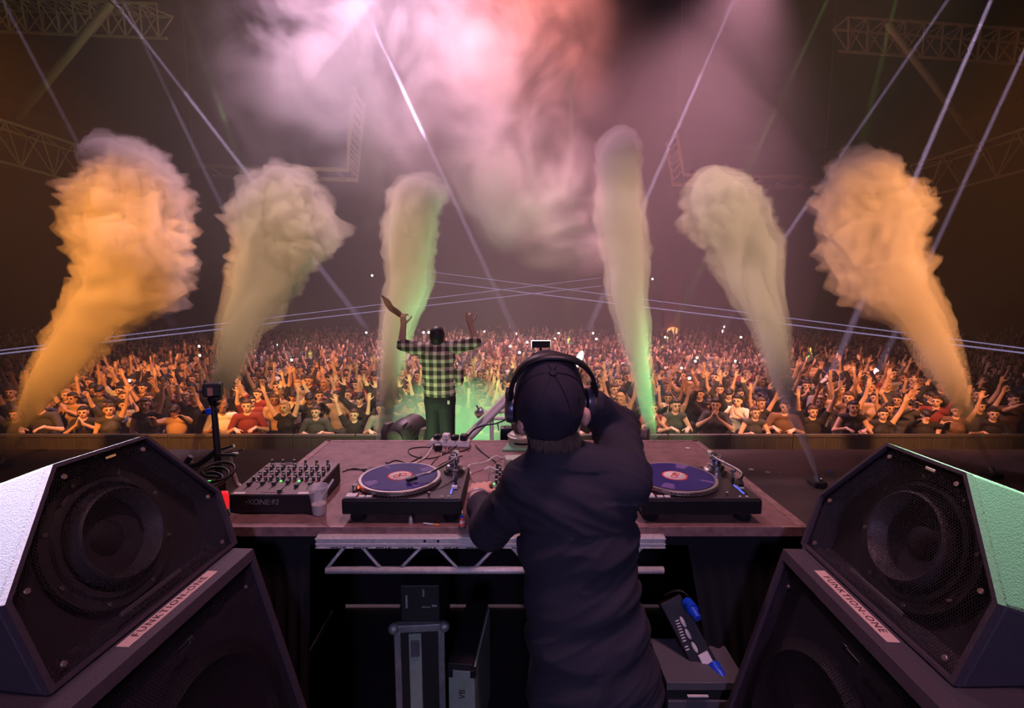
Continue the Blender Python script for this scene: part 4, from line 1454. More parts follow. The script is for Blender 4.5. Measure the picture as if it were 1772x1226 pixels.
def organic(name, prims, voxel, smooth=1, disp=None):
    """one continuous skin: rounded limbs blended in a distance grid, then meshed (surface nets)"""
    lo = np.array([1e9] * 3)
    hi = -lo
    boxes = []
    for p in prims:
        if p[0] == 'c':
            _, a, ra, b, rb, t = p
            r = max(ra, rb)
            l, h = np.minimum(a, b) - r, np.maximum(a, b) + r
        else:
            r = max(p[2])
            l, h = np.array(p[1]) - r, np.array(p[1]) + r
        boxes.append((l, h))
        lo, hi = np.minimum(lo, l), np.maximum(hi, h)
    lo = lo - voxel * 3
    dims = np.ceil((hi - lo) / voxel).astype(int) + 4
    G = np.full(dims, 1.0, dtype=np.float32)
    for p, (l, h) in zip(prims, boxes):
        rmin = min(p[2], p[4]) if p[0] == 'c' else min(p[2])
        k = min(0.022, 0.45 * rmin)
        m = k + voxel * 2.5
        i0 = np.maximum(((l - m - lo) / voxel).astype(int), 0)
        i1 = np.minimum(((h + m - lo) / voxel).astype(int) + 2, dims)
        ax = [(np.arange(i0[d], i1[d]) * voxel + lo[d]).astype(np.float32) for d in range(3)]
        X_, Y_, Z_ = ax[0][:, None, None], ax[1][None, :, None], ax[2][None, None, :]
        if p[0] == 'c':
            _, a, ra, b, rb, t = p
            d = b - a
            L2 = max(d.length_squared, 1e-9)
            q = np.clip(((X_ - a.x) * d.x + (Y_ - a.y) * d.y + (Z_ - a.z) * d.z) / L2, 0, 1)
            D = np.sqrt((X_ - a.x - q * d.x) ** 2 + (Y_ - a.y - q * d.y) ** 2 + (Z_ - a.z - q * d.z) ** 2) - (ra + (rb - ra) * q)
        else:
            _, c, r, rot, t = p
            dx, dy, dz = X_ - c.x, Y_ - c.y, Z_ - c.z
            k1 = k2 = 0
            for j in range(3):
                w_ = rot[0][j] * dx + rot[1][j] * dy + rot[2][j] * dz
                k1 = k1 + (w_ / r[j]) ** 2
                k2 = k2 + (w_ / (r[j] * r[j])) ** 2
            k1 = np.sqrt(k1)
            D = k1 * (k1 - 1.0) / np.maximum(np.sqrt(k2), 1e-6)
        sl = tuple(slice(i0[d], i1[d]) for d in range(3))
        g = G[sl]
        hh = np.clip(0.5 + 0.5 * (g - D) / k, 0, 1)
        G[sl] = g * (1 - hh) + D * hh - k * hh * (1 - hh)
    # surface nets
    ins = G < 0
    cs = [ins[i:dims[0] - 1 + i, j:dims[1] - 1 + j, k:dims[2] - 1 + k] for i in (0, 1) for j in (0, 1) for k in (0, 1)]
    cnt = sum(c.astype(np.int8) for c in cs)
    act = np.argwhere((cnt > 0) & (cnt < 8))
    vid = np.full(dims - 1, -1, dtype=np.int32)
    vid[act[:, 0], act[:, 1], act[:, 2]] = np.arange(len(act))
    acc = np.zeros((len(act), 3), dtype=np.float32)
    num = np.zeros(len(act), dtype=np.float32)
    corner = [np.array((i, j, k)) for i in (0, 1) for j in (0, 1) for k in (0, 1)]
    val = [G[act[:, 0] + c[0], act[:, 1] + c[1], act[:, 2] + c[2]] for c in corner]
    for e0 in range(8):
        for bit in (4, 2, 1):
            e1 = e0 | bit
            if e1 == e0: continue
            v0, v1 = val[e0], val[e1]
            m = (v0 < 0) != (v1 < 0)
            t = np.where(m, v0 / np.where(m, v0 - v1, 1), 0)
            acc += np.where(m[:, None], corner[e0] + t[:, None] * (corner[e1] - corner[e0]), 0)
            num += m
    pos = (act + acc / num[:, None]) * voxel + lo
    quads = []
    for d in range(3):
        e1, e2 = (d + 1) % 3, (d + 2) % 3
        A0 = np.take(ins, range(dims[d] - 1), axis=d)
        A1 = np.take(ins, range(1, dims[d]), axis=d)
        for up_, idx_ in ((True, np.argwhere(A0 & ~A1)), (False, np.argwhere(~A0 & A1))):
            o1, o2 = np.zeros(3, int), np.zeros(3, int)
            o1[e1], o2[e2] = 1, 1
            q = [vid[tuple((idx_ - x).T)] for x in (o1 + o2, o2, o1 * 0, o1)]
            q = np.stack(q if up_ else q[::-1], axis=1)
            quads.append(q)
    quads = np.concatenate(quads)
    quads = quads[(quads >= 0).all(axis=1)]
    out = bpy.data.meshes.new(name)
    out.from_pydata(pos.tolist(), [], quads.tolist())
    out.update()
    # paint every face with the limb it belongs to
    n = len(out.polygons)
    ctr = np.empty(n * 3, dtype=np.float32)
    out.polygons.foreach_get('center', ctr)
    ctr = ctr.reshape(-1, 3)
    best = np.full(n, 1e9, dtype=np.float32)
    idx = np.zeros(n, dtype=np.int32)
    cx, cy2, cz = ctr[:, 0].copy(), ctr[:, 1].copy(), ctr[:, 2].copy()
    for p in prims:
        if p[0] == 'c':
            _, a, ra, b, rb, t = p
            d = b - a
            ux, uy, uz = cx - a.x, cy2 - a.y, cz - a.z
            q = np.clip((ux * d.x + uy * d.y + uz * d.z) / max(d.length_squared, 1e-8), 0, 1)
            dist = np.sqrt((ux - q * d.x) ** 2 + (uy - q * d.y) ** 2 + (uz - q * d.z) ** 2) - (ra + (rb - ra) * q)
        else:
            _, c, r, rot, t = p
            ux, uy, uz = cx - c.x, cy2 - c.y, cz - c.z
            k = 0
            for j in range(3):
                k = k + ((rot[0][j] * ux + rot[1][j] * uy + rot[2][j] * uz) / r[j]) ** 2
            dist = (np.sqrt(k) - 1) * min(r)
        m = dist < best
        best[m] = dist[m]
        idx[m] = t
    out.polygons.foreach_set('material_index', idx)
    if disp:
        nv = len(out.vertices)
        co, no = np.empty(nv * 3, dtype=np.float32), np.empty(nv * 3, dtype=np.float32)
        out.vertices.foreach_get('co', co)
        out.vertices.foreach_get('normal', no)
        co, no = co.reshape(-1, 3), no.reshape(-1, 3)
        dd = np.array([disp(Vector(a), Vector(b)) for a, b in zip(co.tolist(), no.tolist())], dtype=np.float32)
        out.vertices.foreach_set('co', (co + no * dd[:, None]).ravel())
        out.update()
    out.shade_smooth()
    return out


def hand(prims, wrist, d, pn, s=1.0, curl=0.4, side=1, t=SKIN, spread=0.12, thumb=0.6):
    """palm + five fingers; d: direction of the hand, pn: palm normal, side: which way the thumb leaves"""
    d = Vector(d).normalized()
    pn = Vector(pn)
    pn = (pn - d * pn.dot(d)).normalized()
    w = d.cross(pn).normalized() * side        # thumb side
    wrist = Vector(wrist)
    rot = Matrix((w, d, pn)).transposed()
    prims.append(ell(wrist + d * 0.048 * s, V(0.040, 0.052, 0.017) * s, t, rot))
    prims.append(cap_(wrist - d * 0.02 * s, 0.026 * s, wrist + d * 0.02 * s, 0.026 * s, t))
    for k, (off, ln) in enumerate(((0.028, 0.072), (0.010, 0.080), (-0.009, 0.074), (-0.027, 0.058))):
        p = wrist + d * 0.088 * s + w * off * s
        dd = (d + w * (off * spread / 0.028)).normalized()
        r = (0.0092, 0.0095, 0.0090, 0.0080)[k] * s
        for seg in range(3):
            a = curl * (seg + 0.6)
            dr = (dd * math.cos(a) + pn * math.sin(a)).normalized()
            q = p + dr * ln * s * (0.45, 0.32, 0.23)[seg]
            prims.append(cap_(p, r, q, r * 0.93, t))
            p = q
            r *= 0.93
    p = wrist + d * 0.022 * s + w * 0.030 * s
    dd = (d * (1 - thumb * 0.5) + w * (0.55 + 0.35 * thumb) + pn * 0.25).normalized()
    for seg, (ln, r) in enumerate(((0.040, 0.0125), (0.032, 0.0105), (0.026, 0.0095))):
        q = p + dd * ln * s
        prims.append(cap_(p, r * s, q, r * 0.93 * s, t))
        p = q
        dd = (dd + d * 0.25 + pn * 0.12).normalized()


def head(prims, c, fwd, up, s=1.0, hair='short', face=True, hr=None):
    fwd = Vector(fwd).normalized()
    up = Vector(up)
    up = (up - fwd * up.dot(fwd)).normalized()
    rt = fwd.cross(up)
    rot = Matrix((rt, fwd, up)).transposed()

    def L(x, y, z): return Vector(c) + (rt * x + fwd * y + up * z) * s
    prims.append(ell(L(0, -0.008, 0.020), V(0.074, 0.094, 0.092) * s, SKIN, rot))
    prims.append(ell(L(0, 0.018, -0.050), V(0.056, 0.066, 0.062) * s, SKIN, rot))
    if face:
        prims.append(cap_(L(0, 0.088, 0.012), 0.008 * s, L(0, 0.100, -0.022), 0.013 * s, SKIN))
        for q in (-1, 1):
            prims.append(ell(L(q * 0.030, 0.078, 0.008), V(0.014, 0.010, 0.009) * s, EYE, rot))
            prims.append(ell(L(q * 0.030, 0.082, 0.026), V(0.018, 0.008, 0.006) * s, HAIR, rot))
        prims.append(ell(L(0, 0.080, -0.052), V(0.024, 0.010, 0.011) * s, LIP, rot))
    for q in (-1, 1):
        prims.append(ell(L(q * 0.077, -0.004, -0.005), V(0.010, 0.020, 0.032) * s, SKIN, rot))
    if hair in ('short', 'long'):
        prims.append(ell(L(0, -0.022, 0.040), V(0.081, 0.092, 0.086) * s, HAIR, rot))
        prims.append(ell(L(0, -0.045, -0.005), V(0.074, 0.062, 0.072) * s, HAIR, rot))
        prims.append(ell(L(0, 0.045, 0.088), V(0.058, 0.040, 0.028) * s, HAIR, rot))
    if hair == 'long':
        for q in (-1, 1):
            prims.append(cap_(L(q * 0.066, -0.03, 0.03), 0.034 * s, L(q * 0.075, -0.045, -0.20), 0.026 * s, HAIR))
        prims.append(cap_(L(0, -0.075, 0.02), 0.055 * s, L(0, -0.09, -0.22), 0.045 * s, HAIR))
    if hair == 'cap':
        prims.append(ell(L(0, -0.01, 0.045), V(0.083, 0.100, 0.080) * s, HAIR, rot))
        prims.append(ell(L(0, 0.11, 0.048), V(0.065, 0.065, 0.008) * s, HAIR, rot))


def arm(prims, sh, el, wr, hd, pn, side, sleeve, s=1.0, curl=0.35, thick=1.0, spread=0.12):
    a = 1.0 * thick
    if sleeve == 'short':
        m = sh.lerp(el, 0.72)
        prims.append(cap_(sh, 0.066 * s * a, m, 0.055 * s * a, TOP_))
        prims.append(cap_(m, 0.042 * s, el, 0.039 * s, SKIN))
        prims.append(cap_(el, 0.039 * s, wr, 0.026 * s, SKIN))
    elif sleeve == 'none':
        prims.append(cap_(sh, 0.052 * s * a, el, 0.038 * s * a, SKIN))
        prims.append(cap_(el, 0.038 * s, wr, 0.025 * s, SKIN))
    else:
        prims.append(cap_(sh, 0.066 * s * a, el, 0.052 * s * a, TOP_))
        prims.append(cap_(el, 0.052 * s * a, wr, 0.037 * s * a, TOP_))
    hand(prims, wr, hd, pn, s, curl, side, SKIN, spread)


def crowd_prims(pose, sex=0, sleeve='short', hair='short', lean=0.0):
    """a person facing -y, 1.72 m tall, feet on z = 0"""
    P = []
    w = 0.90 if sex else 1.0
    hipw = 0.088 if not sex else 0.095
    for q in (-1, 1):
        hp, kn, an = V(q * hipw, 0, 0.90), V(q * 0.105, -0.02, 0.49), V(q * 0.115, 0.02, 0.09)
        P.append(cap_(hp, 0.092, kn, 0.060, PANTS))
        P.append(cap_(kn, 0.060, an, 0.044, PANTS))
        P.append(cap_(an + V(0, 0.02, -0.045), 0.042, an + V(0, -0.15, -0.05), 0.038, SHOE))
    ly = -lean
    P.append(ell(V(0, 0.01, 0.93), V(0.165 * (1.05 if sex else 1), 0.115, 0.12), PANTS))
    P.append(ell(V(0, ly * 0.3, 1.07), V(0.145 * w, 0.105, 0.17), TOP_))
    P.append(ell(V(0, ly * 0.7, 1.24), V(0.170 * w, 0.118, 0.17), TOP_))
    if sex:
        for q in (-1, 1): P.append(ell(V(q * 0.065, ly * 0.8 - 0.085, 1.25), V(0.06, 0.05, 0.06), TOP_))
    shz, shx = 1.40, 0.165 * w
    P.append(cap_(V(-shx, ly, shz), 0.062, V(shx, ly, shz), 0.062, TOP_))
    P.append(cap_(V(0, ly + 0.01, 1.40), 0.064, V(0, ly - 0.01, 1.50), 0.052, SKIN))
    P.append(cap_(V(-0.09, ly, 1.42), 0.05, V(0.09, ly, 1.42), 0.05, TOP_))
    head(P, V(0, ly - 0.03, 1.595), V(0, -1, -0.05 - 0.0), V(0, 0, 1), 1.0, hair)
    S = [V(-shx - 0.01, ly, shz), V(shx + 0.01, ly, shz)]
    for k, q in enumerate((-1, 1)):
        how = pose[k]
        if how == 'up':
            el, wr = S[k] + V(q * 0.10, -0.05, 0.25), S[k] + V(q * 0.14, -0.12, 0.50)
            hd, pn, cu = V(q * 0.1, -0.1, 1), V(0, -1, 0), 0.15
        elif how == 'upin':
            el, wr = S[k] + V(q * 0.16, -0.10, 0.20), S[k] + V(q * 0.06, -0.16, 0.45)
            hd, pn, cu = V(-q * 0.15, -0.1, 1), V(0, -1, 0), 0.3
        elif how == 'fist':
            el, wr = S[k] + V(q * 0.08, -0.12, 0.22), S[k] + V(q * 0.06, -0.24, 0.45)
            hd, pn, cu = V(0, -0.3, 1), V(0, -1, 0), 1.15
        elif how == 'fwd':
            el, wr = S[k] + V(q * 0.10, -0.20, 0.02), S[k] + V(q * 0.04, -0.42, 0.16)
            hd, pn, cu = V(0, -1, 0.5), V(0, -0.4, -1), 0.2
        elif how == 'rail':
            el, wr = S[k] + V(q * 0.12, -0.06, -0.25), S[k] + V(-q * 0.02, -0.28, -0.14)
            hd, pn, cu = V(-q * 0.5, -0.8, -0.15), V(0, 0, -1), 0.5
        elif how == 'clap':
            el, wr = S[k] + V(q * 0.11, -0.14, -0.18), S[k] + V(-q * 0.11, -0.30, 0.02)
            hd, pn, cu = V(-q * 0.25, -0.3, 1), V(-q, 0, 0), 0.1
        elif how == 'phone':
            el, wr = S[k] + V(q * 0.05, -0.18, 0.12), S[k] + V(-q * 0.06, -0.28, 0.36)
            hd, pn, cu = V(0, -0.1, 1), V(0, -1, 0), 0.7
        else:
            el, wr = S[k] + V(q * 0.08, 0.03, -0.28), S[k] + V(q * 0.07, -0.08, -0.52)
            hd, pn, cu = V(0, -0.2, -1), V(-q, 0, 0), 0.35
        arm(P, S[k], el, wr, hd, pn, q if how in ('up', 'upin', 'fist', 'phone') else -q, sleeve, 1.0 if not sex else 0.94, cu)
    return P


VAR = []          # (mesh, low mesh, words for the pose, words for the hair)
for pose, sex, sleeve, hair, lean, words, hw in (
        (('up', 'up'), 0, 'short', 'short', 0.0, 'both arms raised high', 'short hair'),
        (('fist', 'down'), 0, 'short', 'short', 0.0, 'one fist raised', 'short hair'),
        (('rail', 'rail'), 0, 'short', 'short', 0.10, 'forearms on the rail', 'short hair'),
        (('rail', 'rail'), 1, 'none', 'long', 0.10, 'bare arms on rail', 'long hair'),
        (('clap', 'clap'), 1, 'short', 'long', 0.0, 'hands clapping', 'long hair'),
        (('upin', 'upin'), 0, 'long', 'cap', 0.0, 'hands over head', 'dark cap'),
        (('down', 'phone'), 1, 'short', 'long', 0.0, 'holding up a phone', 'long hair'),
        (('fwd', 'up'), 0, 'short', 'short', 0.05, 'one arm reaching forward', 'short hair'),
        (('up', 'up'), 1, 'none', 'long', 0.0, 'both bare arms raised', 'long hair'),
        (('down', 'down'), 0, 'long', 'short', 0.0, 'arms hanging down', 'short hair'),
        (('fwd', 'fwd'), 0, 'long', 'cap', 0.05, 'both arms stretched forward', 'dark cap'),
        (('down', 'up'), 1, 'none', 'long', 0.0, 'one bare arm raised', 'long hair')):
    pr = crowd_prims(pose, sex, sleeve, hair, lean)
    hi = organic('person', pr, 0.011)
    far = [cap_(V(0, 0, 0.16), 0.15, V(0, 0, 0.9), 0.14, PANTS)]
    for p in pr[6:]:
        if p[0] == 'c':
            if max(p[2], p[4]) < 0.015: continue                   # single fingers cannot be seen from here
            far.append(cap_(p[1], max(p[2], 0.042), p[3], max(p[4], 0.040), p[5]))
        elif min(p[2]) > 0.012:
            far.append(('e', p[1], Vector([max(q, 0.042) for q in p[2]]), p[3], p[4]))
    lo = organic('person_far', far, 0.055)
    VAR.append((hi, lo, words, hw))

SKINS = [mat('skin_' + k, c, 0.5) for k, c in (('fair', (0.62, 0.38, 0.27)), ('tan', (0.46, 0.26, 0.17)), ('brown', (0.25, 0.13, 0.08)))]
HAIRS = [mat('hair_' + k, c, 0.55) for k, c in (('black', (0.012, 0.009, 0.008)), ('brown', (0.055, 0.028, 0.015)), ('blond', (0.32, 0.19, 0.08)))]
HAIRW = ['black', 'brown', 'blond']
SHIRTS = [('black', (0.012, 0.011, 0.013)), ('charcoal', (0.045, 0.042, 0.045)), ('dark red', (0.16, 0.02, 0.02)), ('dark blue', (0.02, 0.03, 0.09)), ('white', (0.58, 0.54, 0.50)), ('grey', (0.18, 0.17, 0.17)), ('brown', (0.12, 0.06, 0.035)), ('tan', (0.32, 0.20, 0.12))]
SHIRTM = [mat('shirt_' + k.replace(' ', '_'), c, 0.85) for k, c in SHIRTS]
JEANS = [mat('trousers_dark', (0.015, 0.016, 0.025), 0.8), mat('trousers_grey', (0.05, 0.05, 0.055), 0.8)]
EYEM, LIPM, SHOEM = mat('eye_dark', (0.02, 0.015, 0.012), 0.3), mat('lips', (0.36, 0.12, 0.10), 0.5), mat('shoe', (0.02, 0.02, 0.02), 0.6)
for hi, lo, _, _ in VAR:
    for me in (hi,):
        for m in (SKINS[0], HAIRS[0], SHIRTM[0], JEANS[0], EYEM, LIPM, SHOEM):
            me.materials.append(m)

# ------------------------------------------------------------------ crowd
ORD = ['', 'first', 'second', 'third', 'fourth', 'fifth', 'sixth', 'seventh', 'eighth', 'ninth', 'tenth', 'eleventh', 'twelfth']


def ordinal(n):
    if n <= 12: return ORD[n]
    s = {1: 'st', 2: 'nd', 3: 'rd'}.get(n % 10 if n % 100 not in (11, 12, 13) else 0, 'th')
    return f'{n}{s}'


cr = random.Random(21)
near_rows = []
far_people = []
y = 8.86
row = 0
total = 0
MAXN = 296
while y < 27.5:
    half = min(1.045 * y + 0.1, 26)
    x = -half + cr.uniform(0, 0.3)
    people = []
    while x < half:
        people.append((x + cr.uniform(-0.09, 0.09), y + (cr.uniform(-0.05, 0.05) if row == 0 else cr.uniform(-0.18, 0.18))))
        x += cr.uniform(0.50, 0.66) if row else cr.uniform(0.54, 0.72)
    if total + len(people) <= MAXN:
        near_rows.append(people)
        total += len(people)
    else:
        far_people += people
    y += 0.66 if row < 9 else 0.72
    row += 1
PHONE_HANDS = []
for r_, people in enumerate(near_rows):
    for i, (x, yy) in enumerate(people):
        if r_ == 0:
            v = cr.choices(range(12), (1, 1, 6, 6, 2, 0.6, 0.6, 1.2, 0.7, 0.5, 1, 0.6))[0]
        else:
            v = cr.choices(range(12), (4, 4, 0, 0, 3, 3, 2, 3, 4, 2, 2.5, 3))[0]
        hi, lo, words, hw = VAR[v]
        o = bpy.data.objects.new('person', hi)
        COL.objects.link(o)
        sc_ = cr.uniform(0.93, 1.06)
        o.location = (x, yy, FLOOR_Z)
        o.rotation_euler = (0, 0, math.atan2(x, yy) * -0.6 + cr.uniform(-0.45, 0.45) * (0.6 if r_ == 0 else 1))
        o.scale = (sc_, sc_, sc_)
        si, hi_, ki = cr.choices(range(8), (7, 4, 1.2, 2, 1.5, 2, 1.5, 1))[0], cr.choices(range(3), (5, 4, 1.3))[0], cr.choices(range(3), (6, 2, 1))[0]
        for slot, m in ((0, SKINS[ki]), (1, HAIRS[hi_ if hw != 'dark cap' else 0]), (2, SHIRTM[si]), (3, cr.choice(JEANS))):
            o.material_slots[slot].link = 'OBJECT'
            o.material_slots[slot].material = m
        hair_w = hw if hw == 'dark cap' else f'{HAIRW[hi_]} {hw}'
        where = 'front crowd row' if r_ == 0 else f'{ordinal(r_ + 1)} crowd row'
        tag(o, f'{SHIRTS[si][0]} top, {hair_w}, {words}, {ordinal(i + 1)} from left, {where}', 'person', 'crowd in front of the stage')
        if v == 6: PHONE_HANDS.append(o)

# everybody further back is one mass that cannot be counted
lows = []
for hi, lo, _, _ in VAR:
    n = len(lo.vertices)
    co = np.empty(n * 3, dtype=np.float32)
    lo.vertices.foreach_get('co', co)
    lo.calc_loop_triangles()
    tr_ = np.empty(len(lo.loop_triangles) * 3, dtype=np.int32)
    lo.loop_triangles.foreach_get('vertices', tr_)
    mi = np.empty(len(lo.loop_triangles), dtype=np.int32)
    lo.loop_triangles.foreach_get('material_index', mi)
    lows.append((co.reshape(-1, 3), tr_.reshape(-1, 3), mi))
AV, AT, AM = [], [], []
nb = 0
for (x, yy) in far_people:
    v = cr.choices(range(12), (2.5, 3, 0, 0, 4, 2, 3, 2, 2, 6, 2, 2))[0]
    co, tr_, mi = lows[v]
    a = math.atan2(x, yy) * -0.6 + cr.uniform(-0.5, 0.5)
    s_ = cr.uniform(0.92, 1.07)
    c_, n_ = math.cos(a) * s_, math.sin(a) * s_
    q = np.empty_like(co)
    q[:, 0] = co[:, 0] * c_ - co[:, 1] * n_ + x
    q[:, 1] = co[:, 0] * n_ + co[:, 1] * c_ + yy
    q[:, 2] = co[:, 2] * s_ + FLOOR_Z
    ki, hi_, si = cr.choices(range(3), (6, 2, 1))[0], cr.choices(range(3), (5, 4, 1.3))[0], cr.choices(range(8), (7, 4, 1.2, 2, 1.5, 2, 1.5, 1))[0]
    lut = np.array([ki, 3 + hi_, 6 + si, 14, 15, 16, 17], dtype=np.int32)
    AV.append(q)
    AT.append(tr_ + nb)
    AM.append(lut[mi])
    nb += len(co)
me = bpy.data.meshes.new('crowd')
AV, AT, AM = np.concatenate(AV), np.concatenate(AT), np.concatenate(AM)
me.vertices.add(len(AV))
me.vertices.foreach_set('co', AV.ravel())
me.loops.add(len(AT) * 3)
me.loops.foreach_set('vertex_index', AT.ravel().astype(np.int32))
me.polygons.add(len(AT))
me.polygons.foreach_set('loop_start', np.arange(0, len(AT) * 3, 3, dtype=np.int32))
for m in SKINS + HAIRS + SHIRTM + [JEANS[0], EYEM, LIPM, SHOEM]:
    me.materials.append(m)
me.polygons.foreach_set('material_index', AM)
me.update(calc_edges=True)
me.validate()
me.shade_smooth()
crowd = link('crowd', me)
tag(crowd, 'dense crowd of people filling the back of the hall', 'crowd', kind='stuff')

# ------------------------------------------------------------------ lit phones held up in the crowd
M['phone_light'] = mat('phone_light', (1, 1, 1), 0.3, emit=(0.93, 0.92, 1.0), estr=14.0)
M['phone_light_warm'] = mat('phone_light_warm', (1, 1, 1), 0.3, emit=(1.0, 0.80, 0.55), estr=10.0)


def phone(loc, label, warm=False, size=1.0, rz=0.0):
    o = empty('phone', loc, rz, label, 'phone', 'lit phones held up in the crowd')
    bm = bmesh.new()
    bx(bm, -0.036, 0.036, -0.005, 0.005, -0.072, 0.072, 0.004)
    bm_obj('phone_body', bm, M['black'], o)
    bm = bmesh.new()
    lathe(bm, [(0, 0.0), (0.026 * size, 0.001), (0.026 * size, 0.004), (0, 0.008)], 14, basis((0, -0.0052, 0.03), (1, 0, 0), (0, 0, 1), (0, -1, 0)))
    bm_obj('flash_light', bm, M['phone_light_warm' if warm else 'phone_light'], o, True)
    return o


PH = [(644, 478, 26, 0), (225, 661, 11.2, 0), (300, 645, 12.5, 0), (345, 601, 18, 0), (346, 617, 16, 1), (266, 602, 20, 0), (505, 625, 14, 0), (516, 667, 11, 0), (481, 598, 20, 0),
      (634, 577, 24, 0), (733, 577, 20, 0), (742, 577, 20, 0), (893, 579, 24, 0), (883, 601, 18, 0), (899, 612, 16, 0), (912, 594, 18, 0), (967, 578, 24, 0), (960, 588, 22, 0), (1026, 578, 24, 0), (1032, 588, 22, 0), (1151, 585, 22, 1), (1129, 484, 30, 1),
      (1206, 621, 15, 1), (1203, 627, 15, 1), (1272, 627, 15, 0), (1179, 640, 13, 0), (1193, 657, 12, 0), (1282, 585, 22, 1), (838, 575, 26, 1)]
for i, (px, py, yy, wm) in enumerate(PH):
    p = aty(px, py, yy)
    near = 'left of the plaid man' if px < 650 else ('beside the plaid man' if px < 850 else ('behind the cap of the performer' if px < 1045 else 'right of the capped performer'))
    phone(p, f'{"warm" if wm else "white"} glowing phone light {near}, {ordinal(i + 1)} counted across the crowd', bool(wm), 0.8 + yy * 0.045, cr.uniform(-0.4, 0.4))


# ------------------------------------------------------------------ the performer at the decks
dj = []
shL, elL, wrL = V(0.045, 1.285, 1.385), aty(848, 914, 1.43), aty(826, 860, 1.655)
shR, elR, wrR = V(0.305, 1.285, 1.395), V(0.335, 1.535, 1.470), V(0.232, 1.42, 1.575)
# torso under a long dark shirt
for c, r in (((0.175, 1.300, 1.330), (0.172, 0.112, 0.14)), ((0.188, 1.295, 1.20), (0.170, 0.115, 0.16)), ((0.198, 1.290, 1.06), (0.166, 0.118, 0.16)), ((0.218, 1.285, 0.93), (0.178, 0.125, 0.15)), ((0.238, 1.28, 0.82), (0.192, 0.135, 0.13)), ((0.242, 1.28, 0.76), (0.196, 0.138, 0.06))):
    dj.append(ell(c, r, TOP_))
dj.append(cap_(shL + V(0.02, 0.01, 0.0), 0.070, shR + V(-0.01, 0.01, 0.0), 0.074, TOP_))
dj.append(cap_(V(0.105, 1.285, 1.455), 0.066, shL + V(0.03, 0, 0.01), 0.066, TOP_))
dj.append(cap_(V(0.13, 1.285, 1.455), 0.066, shR + V(-0.02, 0, 0.01), 0.070, TOP_))
dj.append(cap_(shL, 0.074, elL, 0.060, TOP_))
dj.append(cap_(elL, 0.060, wrL + (elL - wrL) * 0.38, 0.042, TOP_))
dj.append(cap_(wrL + (elL - wrL) * 0.42, 0.044, wrL + (elL - wrL) * 0.33, 0.041, TOP_))
dj.append(cap_(wrL + (elL - wrL) * 0.4, 0.031, wrL, 0.028, SKIN))
dj.append(cap_(shR, 0.080, elR, 0.066, TOP_))
dj.append(cap_(elR, 0.066, wrR, 0.050, TOP_))
# neck and skull
hc = aty(950, 692, 1.30)
dj.append(cap_(V(0.118, 1.285, 1.44), 0.060, hc + V(0.0, 0.01, -0.07), 0.058, SKIN))
TILT = R(44)
hup = Vector((0.03, -math.sin(TILT), math.cos(TILT))).normalized()
hfw = Vector((-0.02, math.cos(TILT), math.sin(TILT))).normalized()
hfw = (hfw - hup * hfw.dot(hup)).normalized()
hrt = hfw.cross(hup)
nap = aty(962, 770, 1.235)
dj.append(ell(nap + V(0, 0.025, 0.012), V(0.066, 0.045, 0.036), HAIR))
head(dj, hc + hfw * 0.0 - hup * 0.02, hfw, hup, 0.97, 'none', True)
# bigger ears that stand out under the cap
for px, py, q in ((904, 738, -1), (1013, 722, 1)):
    e = aty(px, py, 1.262)
    dj.append(ell(e, V(0.013, 0.022, 0.034), SKIN, Matrix((hrt, hfw, hup)).transposed()))
    dj.append(cap_(e, 0.014, hc + hrt * q * 0.05, 0.03, SKIN))
hand(dj, wrL, V(0.02, 0.62, 0.02), V(0.1, 0.1, -1), 1.06, 0.45, -1)
hand(dj, wrR, V(-0.35, -0.55, 0.55), V(-1, 0.1, 0), 0.95, 0.45, 1)
# legs
for q, xx in ((-1, 0.150), (1, 0.325)):
    dj.append(cap_(V(xx, 1.285, 0.80), 0.098, V(xx + q * 0.02, 1.27, 0.45), 0.070, PANTS))
    dj.append(cap_(V(xx + q * 0.02, 1.27, 0.45), 0.070, V(xx + q * 0.03, 1.30, 0.10), 0.055, PANTS))
    dj.append(cap_(V(xx + q * 0.03, 1.28, 0.045), 0.045, V(xx + q * 0.015, 1.44, 0.042), 0.042, SHOE))


def folds(co, no):
    z, x = co.z, co.x
    if z < 0.72 or co.y > 1.62: return 0
    if z > 1.44 and x < 0.26: return 0
    # folds sweep diagonally across the back and round the sleeves
    if x < 0.02 and z < 1.33:
        a = co.dot(Vector((0.55, -0.75, 0.35)))
        b = co.dot(Vector((0.5, 0.1, -0.8)))
    elif z > 1.36 and x > 0.2:
        a = co.dot(Vector((0.2, 0.75, 0.55)))
        b = co.dot(Vector((0.9, -0.3, 0.2)))
    else:
        k = 0.50 + 0.5 * max(0, 1.15 - z)
        a = z - k * (x - 0.15) * (1 if z < 1.28 else -0.55)
        b = x + 0.4 * z
    n1 = noise.noise(Vector((a * 11.0, b * 3.2, co.y * 2.0)))
    n2 = noise.noise(Vector((a * 26.0 + 5, b * 6.0, co.y * 4.0)))
    r1 = (1 - abs(n1)) ** 3
    return 0.0105 * (r1 - 0.45) + 0.0045 * ((1 - abs(n2)) ** 3 - 0.4) + 0.004 * noise.noise(co * 7.0)


